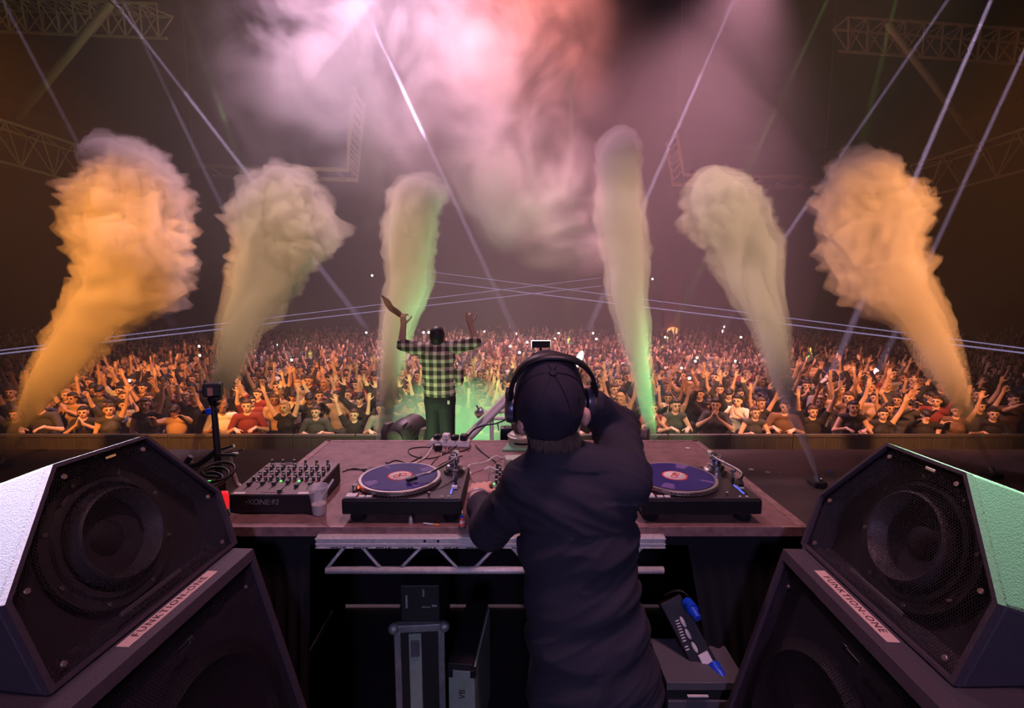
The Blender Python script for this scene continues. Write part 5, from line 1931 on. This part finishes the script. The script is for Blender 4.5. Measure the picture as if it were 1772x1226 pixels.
djm = organic('body', dj, 0.0066, 5, folds)
M['shirt_dj'] = mat('dark_shirt', (0.024, 0.022, 0.036), 0.82, noise_scale=420, noise_amt=0.25, bump=0.12, bump_scale=700)
M['skin_dj'] = mat('skin_pale', (0.72, 0.42, 0.32), 0.5)
M['skin_dj'].node_tree.nodes['Principled BSDF'].inputs['Subsurface Weight'].default_value = 0.15
M['skin_dj'].node_tree.nodes['Principled BSDF'].inputs['Subsurface Radius'].default_value = (0.02, 0.006, 0.003)
for m in (M['skin_dj'], HAIRS[1], M['shirt_dj'], JEANS[0], EYEM, LIPM, SHOEM):
    djm.materials.append(m)
body_o = Vector((0.24, 1.30, 0.0))
djm.transform(Matrix.Translation(-body_o))
person = empty('person', body_o, 0, 'person in a dark shirt and cap working the mixer with headphones on', 'person')
link('body', djm, person)


def DJ(name, m, fn, smooth=True, parent=None):
    bm = bmesh.new()
    fn(bm)
    o = bm_obj(name, bm, m, parent or person, smooth)
    o.data.transform(Matrix.Translation(-body_o))
    return o


M['cap'] = mat('cap_cotton', (0.020, 0.016, 0.030), 0.85, noise_scale=500, noise_amt=0.2, bump=0.1)
HB = basis(hc, hrt, hfw, hup)
CA, CB, CC = 0.093, 0.130, 0.122


def cap_pt(az, el, off=0.0):
    # front panels stand taller than the back
    k = 1.0 + 0.07 * max(0.0, math.cos(az)) * math.sin(max(el, 0)) * math.cos(max(el, 0)) * 2
    ce = max(math.cos(el), 0.0) ** 0.86
    sn = math.copysign(abs(math.sin(az)) ** 0.84, math.sin(az))
    cs_ = math.copysign(abs(math.cos(az)) ** 0.84, math.cos(az))
    x = (CA + off) * ce * sn
    y_ = (CB + off) * ce * cs_ * (1.0 if math.cos(az) > 0 else 0.93)
    z = (CC * k + off) * math.sin(el) ** 0.95 if el > 0 else (CC * 0.9 + off) * math.sin(el)
    return HB @ Vector((x, y_, z))


def dome(b):
    n, mrows = 64, 22
    rings = []
    for j in range(mrows):
        row_ = []
        for i in range(n):
            az = 2 * math.pi * i / n
            lowest = -0.62 if math.cos(az) < 0.2 else -0.25
            lowest = -0.25 - 0.40 * (0.5 - 0.5 * math.cos(az))
            el = lowest + (math.pi / 2 - 0.03 - lowest) * j / (mrows - 1)
            p = cap_pt(az, el)
            nn = (p - hc).normalized()
            p = p + nn * (0.004 * noise.noise(p * 22) + 0.0025 * noise.noise(p * 50)) * (1 - 0.5 * j / mrows)
            row_.append(b.verts.new(p))
        rings.append(row_)
    top = b.verts.new(cap_pt(0, math.pi / 2))
    for a, c in zip(rings, rings[1:]):
        for i in range(n):
            b.faces.new((a[i], a[(i + 1) % n], c[(i + 1) % n], c[i]))
    for i in range(n):
        b.faces.new((rings[-1][i], rings[-1][(i + 1) % n], top))
    for f in b.faces: f.smooth = True


cap_o = DJ('cap', M['cap'], dome, 'all')
DJ('button', M['cap'], lambda b: lathe(b, [(0.011, 0.0), (0.0105, 0.005), (0.0085, 0.006), (0.0075, 0.0045), (0.0, 0.005)], 24, HB @ Matrix.Translation((0, 0, CC - 0.001))), True, cap_o)
for i in range(6):
    az = math.pi / 6 + i * math.pi / 3
    DJ('seam', M['cap'], lambda b: tube(b, [cap_pt(az, el, 0.0006) for el in np.linspace(-0.25 - 0.40 * (0.5 - 0.5 * math.cos(az)), 1.5, 18)], 0.0016, 6), 'all', cap_o)
    az2 = i * math.pi / 3
    q, q2 = cap_pt(az2, 0.72, 0.0), cap_pt(az2, 0.72, 0.003)
    DJ('eyelet', M['cap'], lambda b: tube(b, [q2 + (q2 - q).orthogonal().normalized() * 0.004 * math.cos(a) + (q2 - q).orthogonal().normalized().cross((q2 - q).normalized()) * 0.004 * math.sin(a) for a in np.linspace(0, 2 * math.pi, 13)], 0.0012, 6, False), 'all', cap_o)


def brim(b):
    n = 22
    inner, outer = [], []
    for i in range(n):
        az = R(-62 + 124 * i / (n - 1))
        p = cap_pt(az, -0.24, 0.001)
        o_ = p + hfw * (0.070 * math.cos(az * 1.25)) - hup * 0.014 * (1 + math.sin(az) ** 2)
        inner.append((b.verts.new(p), b.verts.new(p - hup * 0.004)))
        outer.append((b.verts.new(o_), b.verts.new(o_ - hup * 0.004)))
    for i in range(n - 1):
        b.faces.new((inner[i][0], inner[i + 1][0], outer[i + 1][0], outer[i][0]))
        b.faces.new((inner[i][1], outer[i][1], outer[i + 1][1], inner[i + 1][1]))
        b.faces.new((outer[i][0], outer[i + 1][0], outer[i + 1][1], outer[i][1]))


DJ('brim', M['cap'], brim, True, cap_o)


def nape(b):
    hr = random.Random(4)
    for k in range(700):
        a = R(180 + hr.uniform(2, 178))
        e_ = hr.uniform(-0.9, 0.5)
        p = nap + V(0, 0.025, 0.012) + V(0.066 * math.cos(a) * math.cos(e_), 0.045 * math.sin(a) * math.cos(e_), 0.036 * math.sin(e_))
        d = (V(0.25 * math.cos(a), 0.12 * math.sin(a), -1) + V(hr.uniform(-.25, .25), hr.uniform(-.1, .1), 0)).normalized()
        q = p + d * hr.uniform(0.012, 0.026)
        s = V(0.0012, 0, 0)
        b.faces.new([b.verts.new(p - s), b.verts.new(p + s), b.verts.new(q)])


hair_o = DJ('hair', HAIRS[1], nape, False)
hair_o['kind'] = 'stuff'
# collar of the shirt
nc = V(0.112, 1.285, 1.478)


def collar(b):
    n = 40
    rows = []
    for (r_, zz, off) in ((0.066, -0.040, 0), (0.062, -0.012, 0), (0.060, 0.006, 0), (0.063, 0.009, 0), (0.069, -0.008, 0), (0.077, -0.034, 0)):
        row_ = []
        for i in range(n):
            a = R(-60 + 300 * i / (n - 1))
            row_.append(b.verts.new(nc + V(-r_ * math.sin(a - R(90)) * 1.1, -r_ * math.cos(a - R(90)) * 1.0, zz + 0.012 * math.cos(a - R(90)))))
        rows.append(row_)
    for a, c in zip(rows, rows[1:]):
        for i in range(n - 1):
            b.faces.new((a[i], a[i + 1], c[i + 1], c[i]))


DJ('collar', M['shirt_dj'], collar, 'all')
# wrist band on the left arm
bd = (wrL - elL).normalized()
DJ('bracelet', M['alu'], lambda b: tube(b, [wrL - bd * 0.012 + (frame_of(bd)[0] * math.cos(a) + frame_of(bd)[1] * math.sin(a)) * 0.033 for a in np.linspace(0, 2 * math.pi, 19)], 0.005, 8, False), 'all')

# headphones
hp = empty('headphones', hc, 0, 'black over ear headphones worn over the cap of the performer', 'headphones')


def HP(name, m, fn, smooth=True, parent=None):
    bm = bmesh.new()
    fn(bm)
    o = bm_obj(name, bm, m, parent or hp, smooth)
    o.data.transform(Matrix.Translation(-hc))
    return o


eL, eR = aty(889, 702, 1.335), aty(1015, 690, 1.31)
PSI = R(22)
dirA = (hup * math.cos(PSI) + hfw * math.sin(PSI)).normalized()
rA = 1 / math.sqrt((math.sin(PSI) / CB) ** 2 + (math.cos(PSI) / CC) ** 2) + 0.011
bpts = []
for q in np.linspace(0, math.pi, 25):
    c_, s_ = math.cos(q), math.sin(q)
    c2, s2 = math.copysign(abs(c_) ** 0.86, c_), s_ ** 0.86
    bpts.append(hc - hrt * c2 * (CA + 0.012 + (0.020 if c_ < 0 else 0.0)) + dirA * s2 * rA)
bpts[0], bpts[-1] = eL + V(-0.004, 0, 0.02), eR + V(0.012, 0, 0.02)
bpts = spline(bpts, 2)


def band(b):
    n = len(bpts)
    rings = []
    for i, p in enumerate(bpts):
        d = (bpts[min(i + 1, n - 1)] - bpts[max(i - 1, 0)]).normalized()
        wv_ = (hc - p)
        out_ = (p - (hc - hup * 0.0)).normalized()
        out_ = (out_ - d * out_.dot(d)).normalized()
        wd = d.cross(out_).normalized()
        hw_ = 0.016
        rings.append([b.verts.new(p + wd * a_ * hw_ + out_ * o_) for a_, o_ in ((-1, 0), (-0.8, 0.006), (0.8, 0.006), (1, 0), (0.8, -0.004), (-0.8, -0.004))])
    for a, c in zip(rings, rings[1:]):
        for k in range(6):
            b.faces.new((a[k], a[(k + 1) % 6], c[(k + 1) % 6], c[k]))
    b.faces.new(rings[0][::-1])
    b.faces.new(rings[-1])


HP('headband', M['black'], band, 'all')
M['cup_shell'] = mat('cup_shell', (0.10, 0.09, 0.13), 0.3, 0.4)
for e, q in ((eL, -1), (eR, 1)):
    ax = V(q, 0.05, 0.02).normalized()
    x_, y_ = frame_of(ax)
    Bm = basis(e - V(0, 0, 0.01), x_, y_, ax)
    cupo = HP('ear_cup', M['cup_shell'], lambda b: lathe(b, [(0.0, 0.024), (0.026, 0.024), (0.038, 0.018), (0.041, 0.006), (0.040, 0.0), (0.0, 0.0)], 32, Bm))
    HP('ear_pad', M['black'], lambda b: lathe(b, [(0.024, -0.002), (0.036, 0.0), (0.042, -0.008), (0.040, -0.018), (0.030, -0.020), (0.022, -0.014), (0.024, -0.002)], 32, Bm), True, cupo)
    HP('yoke', M['black'], lambda b: tube(b, spline([e + V(q * 0.006, 0.035, -0.012), e + V(q * 0.020, 0.02, 0.03), e + V(q * 0.012, 0, 0.046), e + V(q * 0.020, -0.02, 0.03), e + V(q * 0.006, -0.035, -0.012)], 5), 0.004, 8), 'all', cupo)
    HP('hinge', M['chrome'], lambda b: cone(b, e + V(q * 0.008, 0, 0.045), e + V(q * 0.022, 0, 0.045), 0.009, 0.007, 12), True, cupo)
HP('cable', M['cable_black'], lambda b: tube(b, spline([aty(900, 735, 1.245), aty(912, 752, 1.235), aty(916, 775, 1.24), aty(919, 800, 1.30)], 6), 0.0028, 8), 'all')
HP('cable', M['cable_black'], lambda b: tube(b, spline([aty(1008, 640, 1.30), aty(1001, 655, 1.295), aty(1004, 668, 1.30), aty(1010, 680, 1.30)], 6), 0.0018, 6), 'all')

# ------------------------------------------------------------------ the man in the plaid shirt at the stage edge
YP = 5.35


def A(px, py, dy=0.0):
    return aty(px, py, YP + dy)


pm = []
hd = A(757, 584, 0.0)
head(pm, hd, V(0.05, 1, 0.05), V(0.02, 0, 1), 1.0, 'short', True)
pm.append(cap_(hd + V(0, 0.0, -0.06), 0.055, A(758, 605), 0.062, SKIN))
shl, shr = A(722, 603), A(789, 601)
pm.append(cap_(shl, 0.070, shr, 0.070, TOP_))
pm.append(ell(A(757, 620), V(0.20, 0.12, 0.15), TOP_))
pm.append(ell(A(759, 645), V(0.185, 0.12, 0.18), TOP_))
pm.append(ell(A(760, 668), V(0.172, 0.118, 0.14), TOP_))
pm.append(ell(A(761, 680), V(0.176, 0.12, 0.06), TOP_))
pm.append(ell(A(795, 650), V(0.05, 0.09, 0.12), TOP_))
for (sh, el, wr, hdv, pn, q, cu) in ((shl, A(695, 597, -0.02), A(698, 563, 0.05), V(0.0, 0.0, 1), V(0.4, 1, 0), -1, 1.0), (shr, A(824, 592, 0.0), A(814, 562, 0.08), V(-0.25, 0.15, 1), V(0, 1, 0), -1, 0.9)):
    m_ = sh.lerp(el, 0.92)
    pm.append(cap_(sh, 0.078, m_, 0.066, TOP_))
    pm.append(cap_(m_, 0.048, el, 0.047, SKIN))
    pm.append(cap_(el, 0.047, wr, 0.031, SKIN))
    hand(pm, wr, hdv, pn, 1.05, cu, q)
# pointing finger of the right hand
pm.append(cap_(A(811, 552, 0.1), 0.012, A(806, 540, 0.1), 0.010, SKIN))
hipz = A(761, 692).z
fz = STAGE_Z
for q, xx in ((-1, A(751, 700).x), (1, A(772, 700).x)):
    pm.append(cap_(V(xx, YP, hipz), 0.105, V(xx + q * 0.015, YP + 0.03, (hipz + fz) / 2 + 0.03), 0.075, PANTS))
    pm.append(cap_(V(xx + q * 0.015, YP + 0.03, (hipz + fz) / 2 + 0.03), 0.075, V(xx + q * 0.03, YP - 0.02, fz + 0.10), 0.055, PANTS))
    pm.append(cap_(V(xx + q * 0.03, YP - 0.04, fz + 0.045), 0.045, V(xx + q * 0.04, YP + 0.14, fz + 0.042), 0.042, SHOE))
pm.append(ell(A(761, 694), V(0.175, 0.125, 0.11), PANTS))


def pfold(co, no):
    if co.z < hipz + 0.02 or co.z > shl.z + 0.09: return 0
    return 0.012 * ((1 - abs(noise.noise(Vector((co.z * 9 + co.x * 3, co.x * 3, co.y * 3))))) ** 3 - 0.4)


pmm = organic('body', pm, 0.0095, 4, pfold)
M['plaid'] = mat('plaid_shirt', (0.5, 0.5, 0.4), 0.85)
nt = M['plaid'].node_tree
bs = nt.nodes['Principled BSDF']
tc = nt.nodes.new('ShaderNodeTexCoord')
sx = nt.nodes.new('ShaderNodeSeparateXYZ')
nt.links.new(tc.outputs['Object'], sx.inputs[0])


def band_(sock, freq, ph):
    a = nt.nodes.new('ShaderNodeMath'); a.operation = 'MULTIPLY_ADD'
    nt.links.new(sock, a.inputs[0]); a.inputs[1].default_value = freq; a.inputs[2].default_value = ph + 100
    f = nt.nodes.new('ShaderNodeMath'); f.operation = 'FRACT'
    nt.links.new(a.outputs[0], f.inputs[0])
    g = nt.nodes.new('ShaderNodeMath'); g.operation = 'GREATER_THAN'
    nt.links.new(f.outputs[0], g.inputs[0]); g.inputs[1].default_value = 0.55
    return g.outputs[0]


ba = band_(sx.outputs['X'], 11.5, 0.1)
bb = band_(sx.outputs['Z'], 11.5, 0.3)
sm_ = nt.nodes.new('ShaderNodeMath'); sm_.operation = 'ADD'
nt.links.new(ba, sm_.inputs[0]); nt.links.new(bb, sm_.inputs[1])
rp = nt.nodes.new('ShaderNodeValToRGB')
rp.color_ramp.interpolation = 'CONSTANT'
rp.color_ramp.elements[0].color = (0.045, 0.04, 0.035, 1)
rp.color_ramp.elements[1].position = 0.25
rp.color_ramp.elements[1].color = (0.34, 0.31, 0.22, 1)
e3 = rp.color_ramp.elements.new(0.75)
e3.color = (0.95, 0.88, 0.66, 1)
dv = nt.nodes.new('ShaderNodeMath'); dv.operation = 'MULTIPLY'
nt.links.new(sm_.outputs[0], dv.inputs[0]); dv.inputs[1].default_value = 0.5
nt.links.new(dv.outputs[0], rp.inputs[0])
nt.links.new(rp.outputs[0], bs.inputs['Base Color'])
for m in (SKINS[0], HAIRS[0], M['plaid'], JEANS[0], EYEM, LIPM, SHOEM):
    pmm.materials.append(m)
po = Vector((A(761, 700).x, YP, STAGE_Z))
pmm.transform(Matrix.Translation(-po))
pman = empty('person', po, 0, 'person in a plaid shirt with both arms raised, facing the crowd', 'person')
link('body', pmm, pman)
bm = bmesh.new()
q = A(776, 697, -0.13) - po
bx(bm, q.x - 0.012, q.x + 0.012, q.y, q.y + 0.006, q.z - 0.02, q.z + 0.02, 0.002)
bm_obj('pocket_label', bm, M['white'], pman)
# waved cloth in the raised hand
bm = bmesh.new()
line = spline([A(698, 552, 0.1), A(688, 541, 0.1), A(676, 533, 0.1), A(668, 520, 0.1), A(660, 511, 0.1)], 5)
prev = None
for i, p in enumerate(line):
    t = i / (len(line) - 1)
    wd = 0.015 + 0.06 * math.sin(math.pi * min(1, t * 1.1)) + 0.01 * t
    rw = []
    for k in range(6):
        s = k / 5 - 0.5
        rw.append(bm.verts.new(p + V(0.65, 0, 0.75) * wd * s * -1.0 + V(0, 0.03 * math.sin(k * 1.7 + i * 0.6), 0) - line[0]))
    if prev:
        for k in range(5): bm.faces.new((prev[k], prev[k + 1], rw[k + 1], rw[k]))
    prev = rw
bmesh.ops.solidify(bm, geom=bm.faces[:], thickness=0.006)
tag(bm_obj('waved_cloth', bm, mat('grey_brown_cloth', (0.22, 0.15, 0.12), 0.9), None, 'all', loc=line[0]), 'dark rag waved in the raised hand of the plaid shirted person', 'cloth')


# ------------------------------------------------------------------ crowd barrier
bar_m = mat('barrier_paint', (0.050, 0.045, 0.046), 0.55, 0.2, noise_scale=3, noise_amt=0.4)
bar_e = mat('barrier_rail', (0.085, 0.08, 0.08), 0.45, 0.4)
BY, BT = 8.30, -0.53
proto = None
for k in range(17):
    x0 = -9.35 + k * 1.1
    if proto is None:
        proto = empty('crowd_barrier', (x0, BY, FLOOR_Z), 0, 'x', 'barrier', 'barrier sections before the crowd')
        H_ = BT - FLOOR_Z

        def bp(name, m, q, bev=0.006):
            bm = bmesh.new()
            bx(bm, *q, bev)
            return bm_obj(name, bm, m, proto)
        for s in range(4):
            bp('sheet', bar_m, (0.02 + s * 0.265, 0.275 + s * 0.265, 0, 0.012, 0.05, H_ - 0.06), 0.003)
        for s in range(5):
            bp('upright', bar_e, (s * 0.265, s * 0.265 + 0.026, -0.012, 0.03, 0, H_ - 0.04), 0.004)
        bp('top_rail', bar_e, (0, 1.09, -0.02, 0.05, H_ - 0.06, H_), 0.014)
        bp('step', bar_m, (0, 1.09, 0.0, 0.36, 0.0, 0.05), 0.006)
        b = proto
    else:
        b = copy_tree(proto)
        b.location.x = x0
    b['label'] = f'dark steel crowd barrier section, {ordinal(k + 1)} from left below the front row'

# ------------------------------------------------------------------ jet nozzles along the stage edge
noz_m = mat('nozzle_metal', (0.35, 0.34, 0.30), 0.4, 0.7)
for j, b in enumerate(JET_BASES):
    z = empty('jet_nozzle', (b.x, b.y, STAGE_Z), 0, 'gas nozzle feeding the ' + JETS[j][0].replace(' gas jet', ' jet'), 'nozzle', 'gas jet nozzles')
    for nm, m, fn in (('base_box', M['matte_black'], lambda q: bx(q, -0.07, 0.07, -0.10, 0.06, 0, 0.06, 0.006)),
                      ('nozzle_tube', noz_m, lambda q: cone(q, (0, -0.035, 0.05), (0, 0.0, 0.11), 0.022, 0.03, 16))):
        bm = bmesh.new()
        fn(bm)
        bm_obj(nm, bm, m, z, True)

# ------------------------------------------------------------------ moving head lamps on the stage floor
mh_m = mat('lamp_housing', (0.032, 0.028, 0.03), 0.5, noise_scale=8, noise_amt=0.15)
mh_p = mat('lamp_panel', (0.10, 0.08, 0.08), 0.45)


def moving_head(loc, s, rz, tiltx, label):
    t = empty('moving_head', loc, rz, label, 'stage lamp', 'moving head lamps behind the booth')
    t.scale = (s, s, s)

    def p(nm, m, fn, smooth=True, parent=None):
        bm = bmesh.new()
        fn(bm)
        return bm_obj(nm, bm, m, parent or t, smooth)
    p('base', mh_m, lambda b: (bx(b, -0.22, 0.22, -0.20, 0.20, 0.0, 0.16, 0.025),))
    for q in (-1, 1):
        p('yoke_arm', mh_p, lambda b: prism(b, [(-0.12, 0.16), (0.12, 0.16), (0.10, 0.52), (0.05, 0.60), (-0.05, 0.60), (-0.10, 0.52)], -0.035, 0.035, basis((q * 0.255, 0, 0), (0, 1, 0), (0, 0, 1), (1, 0, 0)), 0.012))
    Hm = Matrix.Translation((0, 0, 0.48)) @ Matrix.Rotation(tiltx, 4, 'X')
    h = p('head', mh_m, lambda b: lathe(b, [(0.0, -0.235), (0.10, -0.225), (0.165, -0.17), (0.195, -0.06), (0.20, 0.04), (0.185, 0.10), (0.180, 0.20), (0.165, 0.21), (0.0, 0.20)], 40, Hm))
    p('rear_cover', mh_p, lambda b: (bx(b, -0.075, 0.075, 0.09, 0.20, -0.20, -0.02, 0.03, Hm),), True, h)
    p('side_cover', mh_p, lambda b: lathe(b, [(0.0, -0.245), (0.085, -0.24), (0.11, -0.215), (0.10, -0.20)], 28, Hm @ Matrix.Translation((0, -0.05, 0))), True, h)
    for k in range(9):
        a = R(200 + k * 16)
        p('vent_fin', M['matte_black'], lambda b: bx(b, -0.004, 0.004, -0.012, 0.012, -0.13, -0.04, 0.002, Hm @ Matrix.Rotation(a, 4, 'Z') @ Matrix.Translation((0, 0.192, 0))), False, h)
    p('lens', mat('lamp_lens', (0.4, 0.6, 0.4), 0.1, emit=(0.25, 1.0, 0.30), estr=5.0), lambda b: lathe(b, [(0.0, 0.222), (0.10, 0.216), (0.150, 0.205), (0, 0.203)], 32, Hm), True, h)
    return t


moving_head((aty(704, 750, 5.6).x, 5.6, STAGE_Z), 1.04, R(-24), R(-78), 'bulky dark moving head lamp below the plaid shirted person')
moving_head((aty(1078, 750, 5.6).x, 5.6, STAGE_Z), 1.02, R(-25), R(-58), 'dark moving head lamp behind the raised elbow of the performer')

# debris on the stage deck
for (px, py, c) in ((1300, 813, 'white'), (1328, 818, 'mint'), (1350, 820, 'grey'), (1418, 829, 'white'), (1437, 817, 'blue'), (1190, 776, 'white')):
    z_ = STAGE_Z if px > 1200 else TZ
    p = atz(px, py, z_)
    bm = bmesh.new()
    prism(bm, [(-0.03, -0.02), (0.01, -0.028), (0.034, 0.0), (0.012, 0.026), (-0.028, 0.016)], 0, 0.006, None, 0.001)
    s = 1.0 if z_ < 0 else 0.4
    o = bm_obj('paper_scrap', bm, M[c], loc=p)
    o.scale = (s, s, s)
    tag(o, {1300: 'pale paper scrap on the stage deck nearest the booth table', 1328: 'greenish paper scrap on the stage deck', 1350: 'grey scrap on the stage deck', 1418: 'white scrap beside the right inner jet nozzle', 1437: 'blue scrap beside the right inner jet nozzle', 1190: 'tiny white scrap at the far corner of the table'}[px], 'paper')

# ------------------------------------------------------------------ laser beams across the hall, their glow in the haze drawn as emissive tubes
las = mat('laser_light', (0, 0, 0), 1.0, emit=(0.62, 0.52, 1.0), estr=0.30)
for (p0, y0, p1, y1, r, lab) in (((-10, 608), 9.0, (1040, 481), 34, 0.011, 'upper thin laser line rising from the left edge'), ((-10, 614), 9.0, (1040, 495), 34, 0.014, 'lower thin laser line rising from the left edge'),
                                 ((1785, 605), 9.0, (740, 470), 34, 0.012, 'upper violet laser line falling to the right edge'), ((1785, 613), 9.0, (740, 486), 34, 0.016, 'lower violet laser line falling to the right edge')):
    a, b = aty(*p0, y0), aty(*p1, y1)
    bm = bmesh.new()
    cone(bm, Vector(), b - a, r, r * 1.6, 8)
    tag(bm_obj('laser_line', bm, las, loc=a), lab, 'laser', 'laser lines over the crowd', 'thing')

# ------------------------------------------------------------------ roof: trusses, struts and hanging frames
M['olive'] = mat('olive_steel', (0.34, 0.30, 0.15), 0.6)
M['tan_steel'] = mat('tan_steel', (0.50, 0.36, 0.22), 0.6)


def truss(name, p0, p1, h, w_, n, label, m):
    p0, p1 = Vector(p0), Vector(p1)
    t = empty(name, p0, 0, label, 'truss', 'roof trusses')
    d = (p1 - p0)
    side = d.cross(Vector((0, 0, 1))).normalized() * w_ / 2
    dn = Vector((0, 0, -h))

    def p(nm, a, b, r):
        bm = bmesh.new()
        cone(bm, a, b, r, r, 8)
        bm_obj(nm, bm, m, t, True)
    C_ = [side, -side, dn]
    for c in C_: p('chord', c, d + c, 0.045)
    for i in range(n):
        a, b = d * (i / n), d * ((i + 1) / n)
        mid = (a + b) / 2
        for s in (side, -side):
            p('web', a + s, mid + dn, 0.024)
            p('web', mid + dn, b + s, 0.024)
        p('web', a + side, a - side, 0.024)
        p('web', a + side, b - side, 0.020)
    return t


def pipe(name, pts, r, m, label, cat, n=10):
    pts = [Vector(p) for p in pts]
    bm = bmesh.new()
    tube(bm, [q - pts[0] for q in pts], r, n)
    return tag(bm_obj(name, bm, m, None, 'all', loc=pts[0]), label, cat, 'roof steel')


def quad_poly(name, pts, th, m, label, cat):
    bm = bmesh.new()
    f = bm.faces.new([bm.verts.new(Vector(p) - Vector(pts[0])) for p in pts])
    bmesh.ops.solidify(bm, geom=[f], thickness=th)
    return tag(bm_obj(name, bm, m, loc=pts[0]), label, cat)


YT = 15.0
truss('roof_truss', aty(-70, 192, YT), aty(165, 268, YT + 3), 1.15, 0.9, 4, 'olive triangular roof truss at the left edge', M['olive'])
truss('roof_truss', aty(1840, 208, YT), aty(1585, 290, YT + 3), 1.15, 0.9, 4, 'olive triangular roof truss at the right edge', M['olive'])
pipe('roof_strut', [aty(192, 6, YT - 1), aty(30, 205, YT)], 0.10, M['olive'], 'olive roof strut slanting down to the left truss', 'strut')
pipe('roof_strut', [aty(1535, 40, YT - 1), aty(1690, 246, YT)], 0.085, M['olive'], 'olive roof strut slanting down to the right truss', 'strut')
# hanging frames: double rails with little cross pieces
for (pts, lab) in (([(336, 287), (602, 294), (604, 240), (614, 150)], 'tan hanging frame rail in the left half of the roof'),
                   ([(1172, 225), (1182, 302), (1425, 308)], 'tan hanging frame rail in the right half of the roof')):
    P_ = [aty(x, y_, YT + 3) for x, y_ in pts]
    t = empty('hanging_frame', P_[0], 0, lab, 'frame', 'hanging frames')
    for off in (V(0, 0, 0), V(0.0, 1.1, -0.1)):
        bm = bmesh.new()
        tube(bm, [q + off - P_[0] for q in P_], 0.085, 8)
        bm_obj('rail', bm, M['tan_steel'], t, 'all')
    for i in range(len(P_) - 1):
        for k in range(6):
            q = P_[i].lerp(P_[i + 1], (k + 0.5) / 6) - P_[0]
            bm = bmesh.new()
            cone(bm, q, q + V(0, 1.1, -0.1), 0.04, 0.04, 6)
            bm_obj('cross_piece', bm, M['tan_steel'], t)
    for q in (P_[0], P_[-1]):
        bm = bmesh.new()
        cone(bm, q - P_[0], Vector((q.x, q.y, 15.0)) - P_[0], 0.005, 0.005, 6)
        bm_obj('hanging_wire', bm, M['tan_steel'], t)
# duct like lattice girders at the top corners
for (x0, x1, yy_, lab) in ((-60, 285, 4, 'dark lattice girder across the top left corner'), (1455, 1840, 40, 'dark lattice girder across the top right corner')):
    a, b = aty(x0, yy_, YT + 1), aty(x1, yy_ + (14 if x0 < 0 else 28), YT + 1)
    truss('roof_girder', a, b, 0.8, 0.7, 12, lab, M['tan_steel'])
# far hall column, red lighting put into its colour, small lamp right of centre
pz = aty(1160, 560, 33)
t = empty('lit_column', (pz.x, 33, FLOOR_Z), 0, 'far column coloured as lit red, with a small orange lamp right of the tall jet', 'column')
bm = bmesh.new()
bx(bm, -0.55, 0.55, -0.4, 0.4, 0, aty(1160, 470, 33).z - FLOOR_Z, 0.03)
bm_obj('column_shaft', bm, mat('column_lit_red', (0.42, 0.10, 0.08), 0.8), t)
bm = bmesh.new()
bmesh.ops.create_uvsphere(bm, u_segments=14, v_segments=8, radius=0.32, matrix=Matrix.Translation((0, -0.6, aty(1160, 572, 33).z - FLOOR_Z)) @ Matrix.Diagonal((1.3, 0.6, 0.8, 1)))
bm_obj('lamp_glass', bm, mat('orange_lamp', (1, 0.5, 0.2), 0.4, emit=(1.0, 0.42, 0.14), estr=1.5), t, 'all')
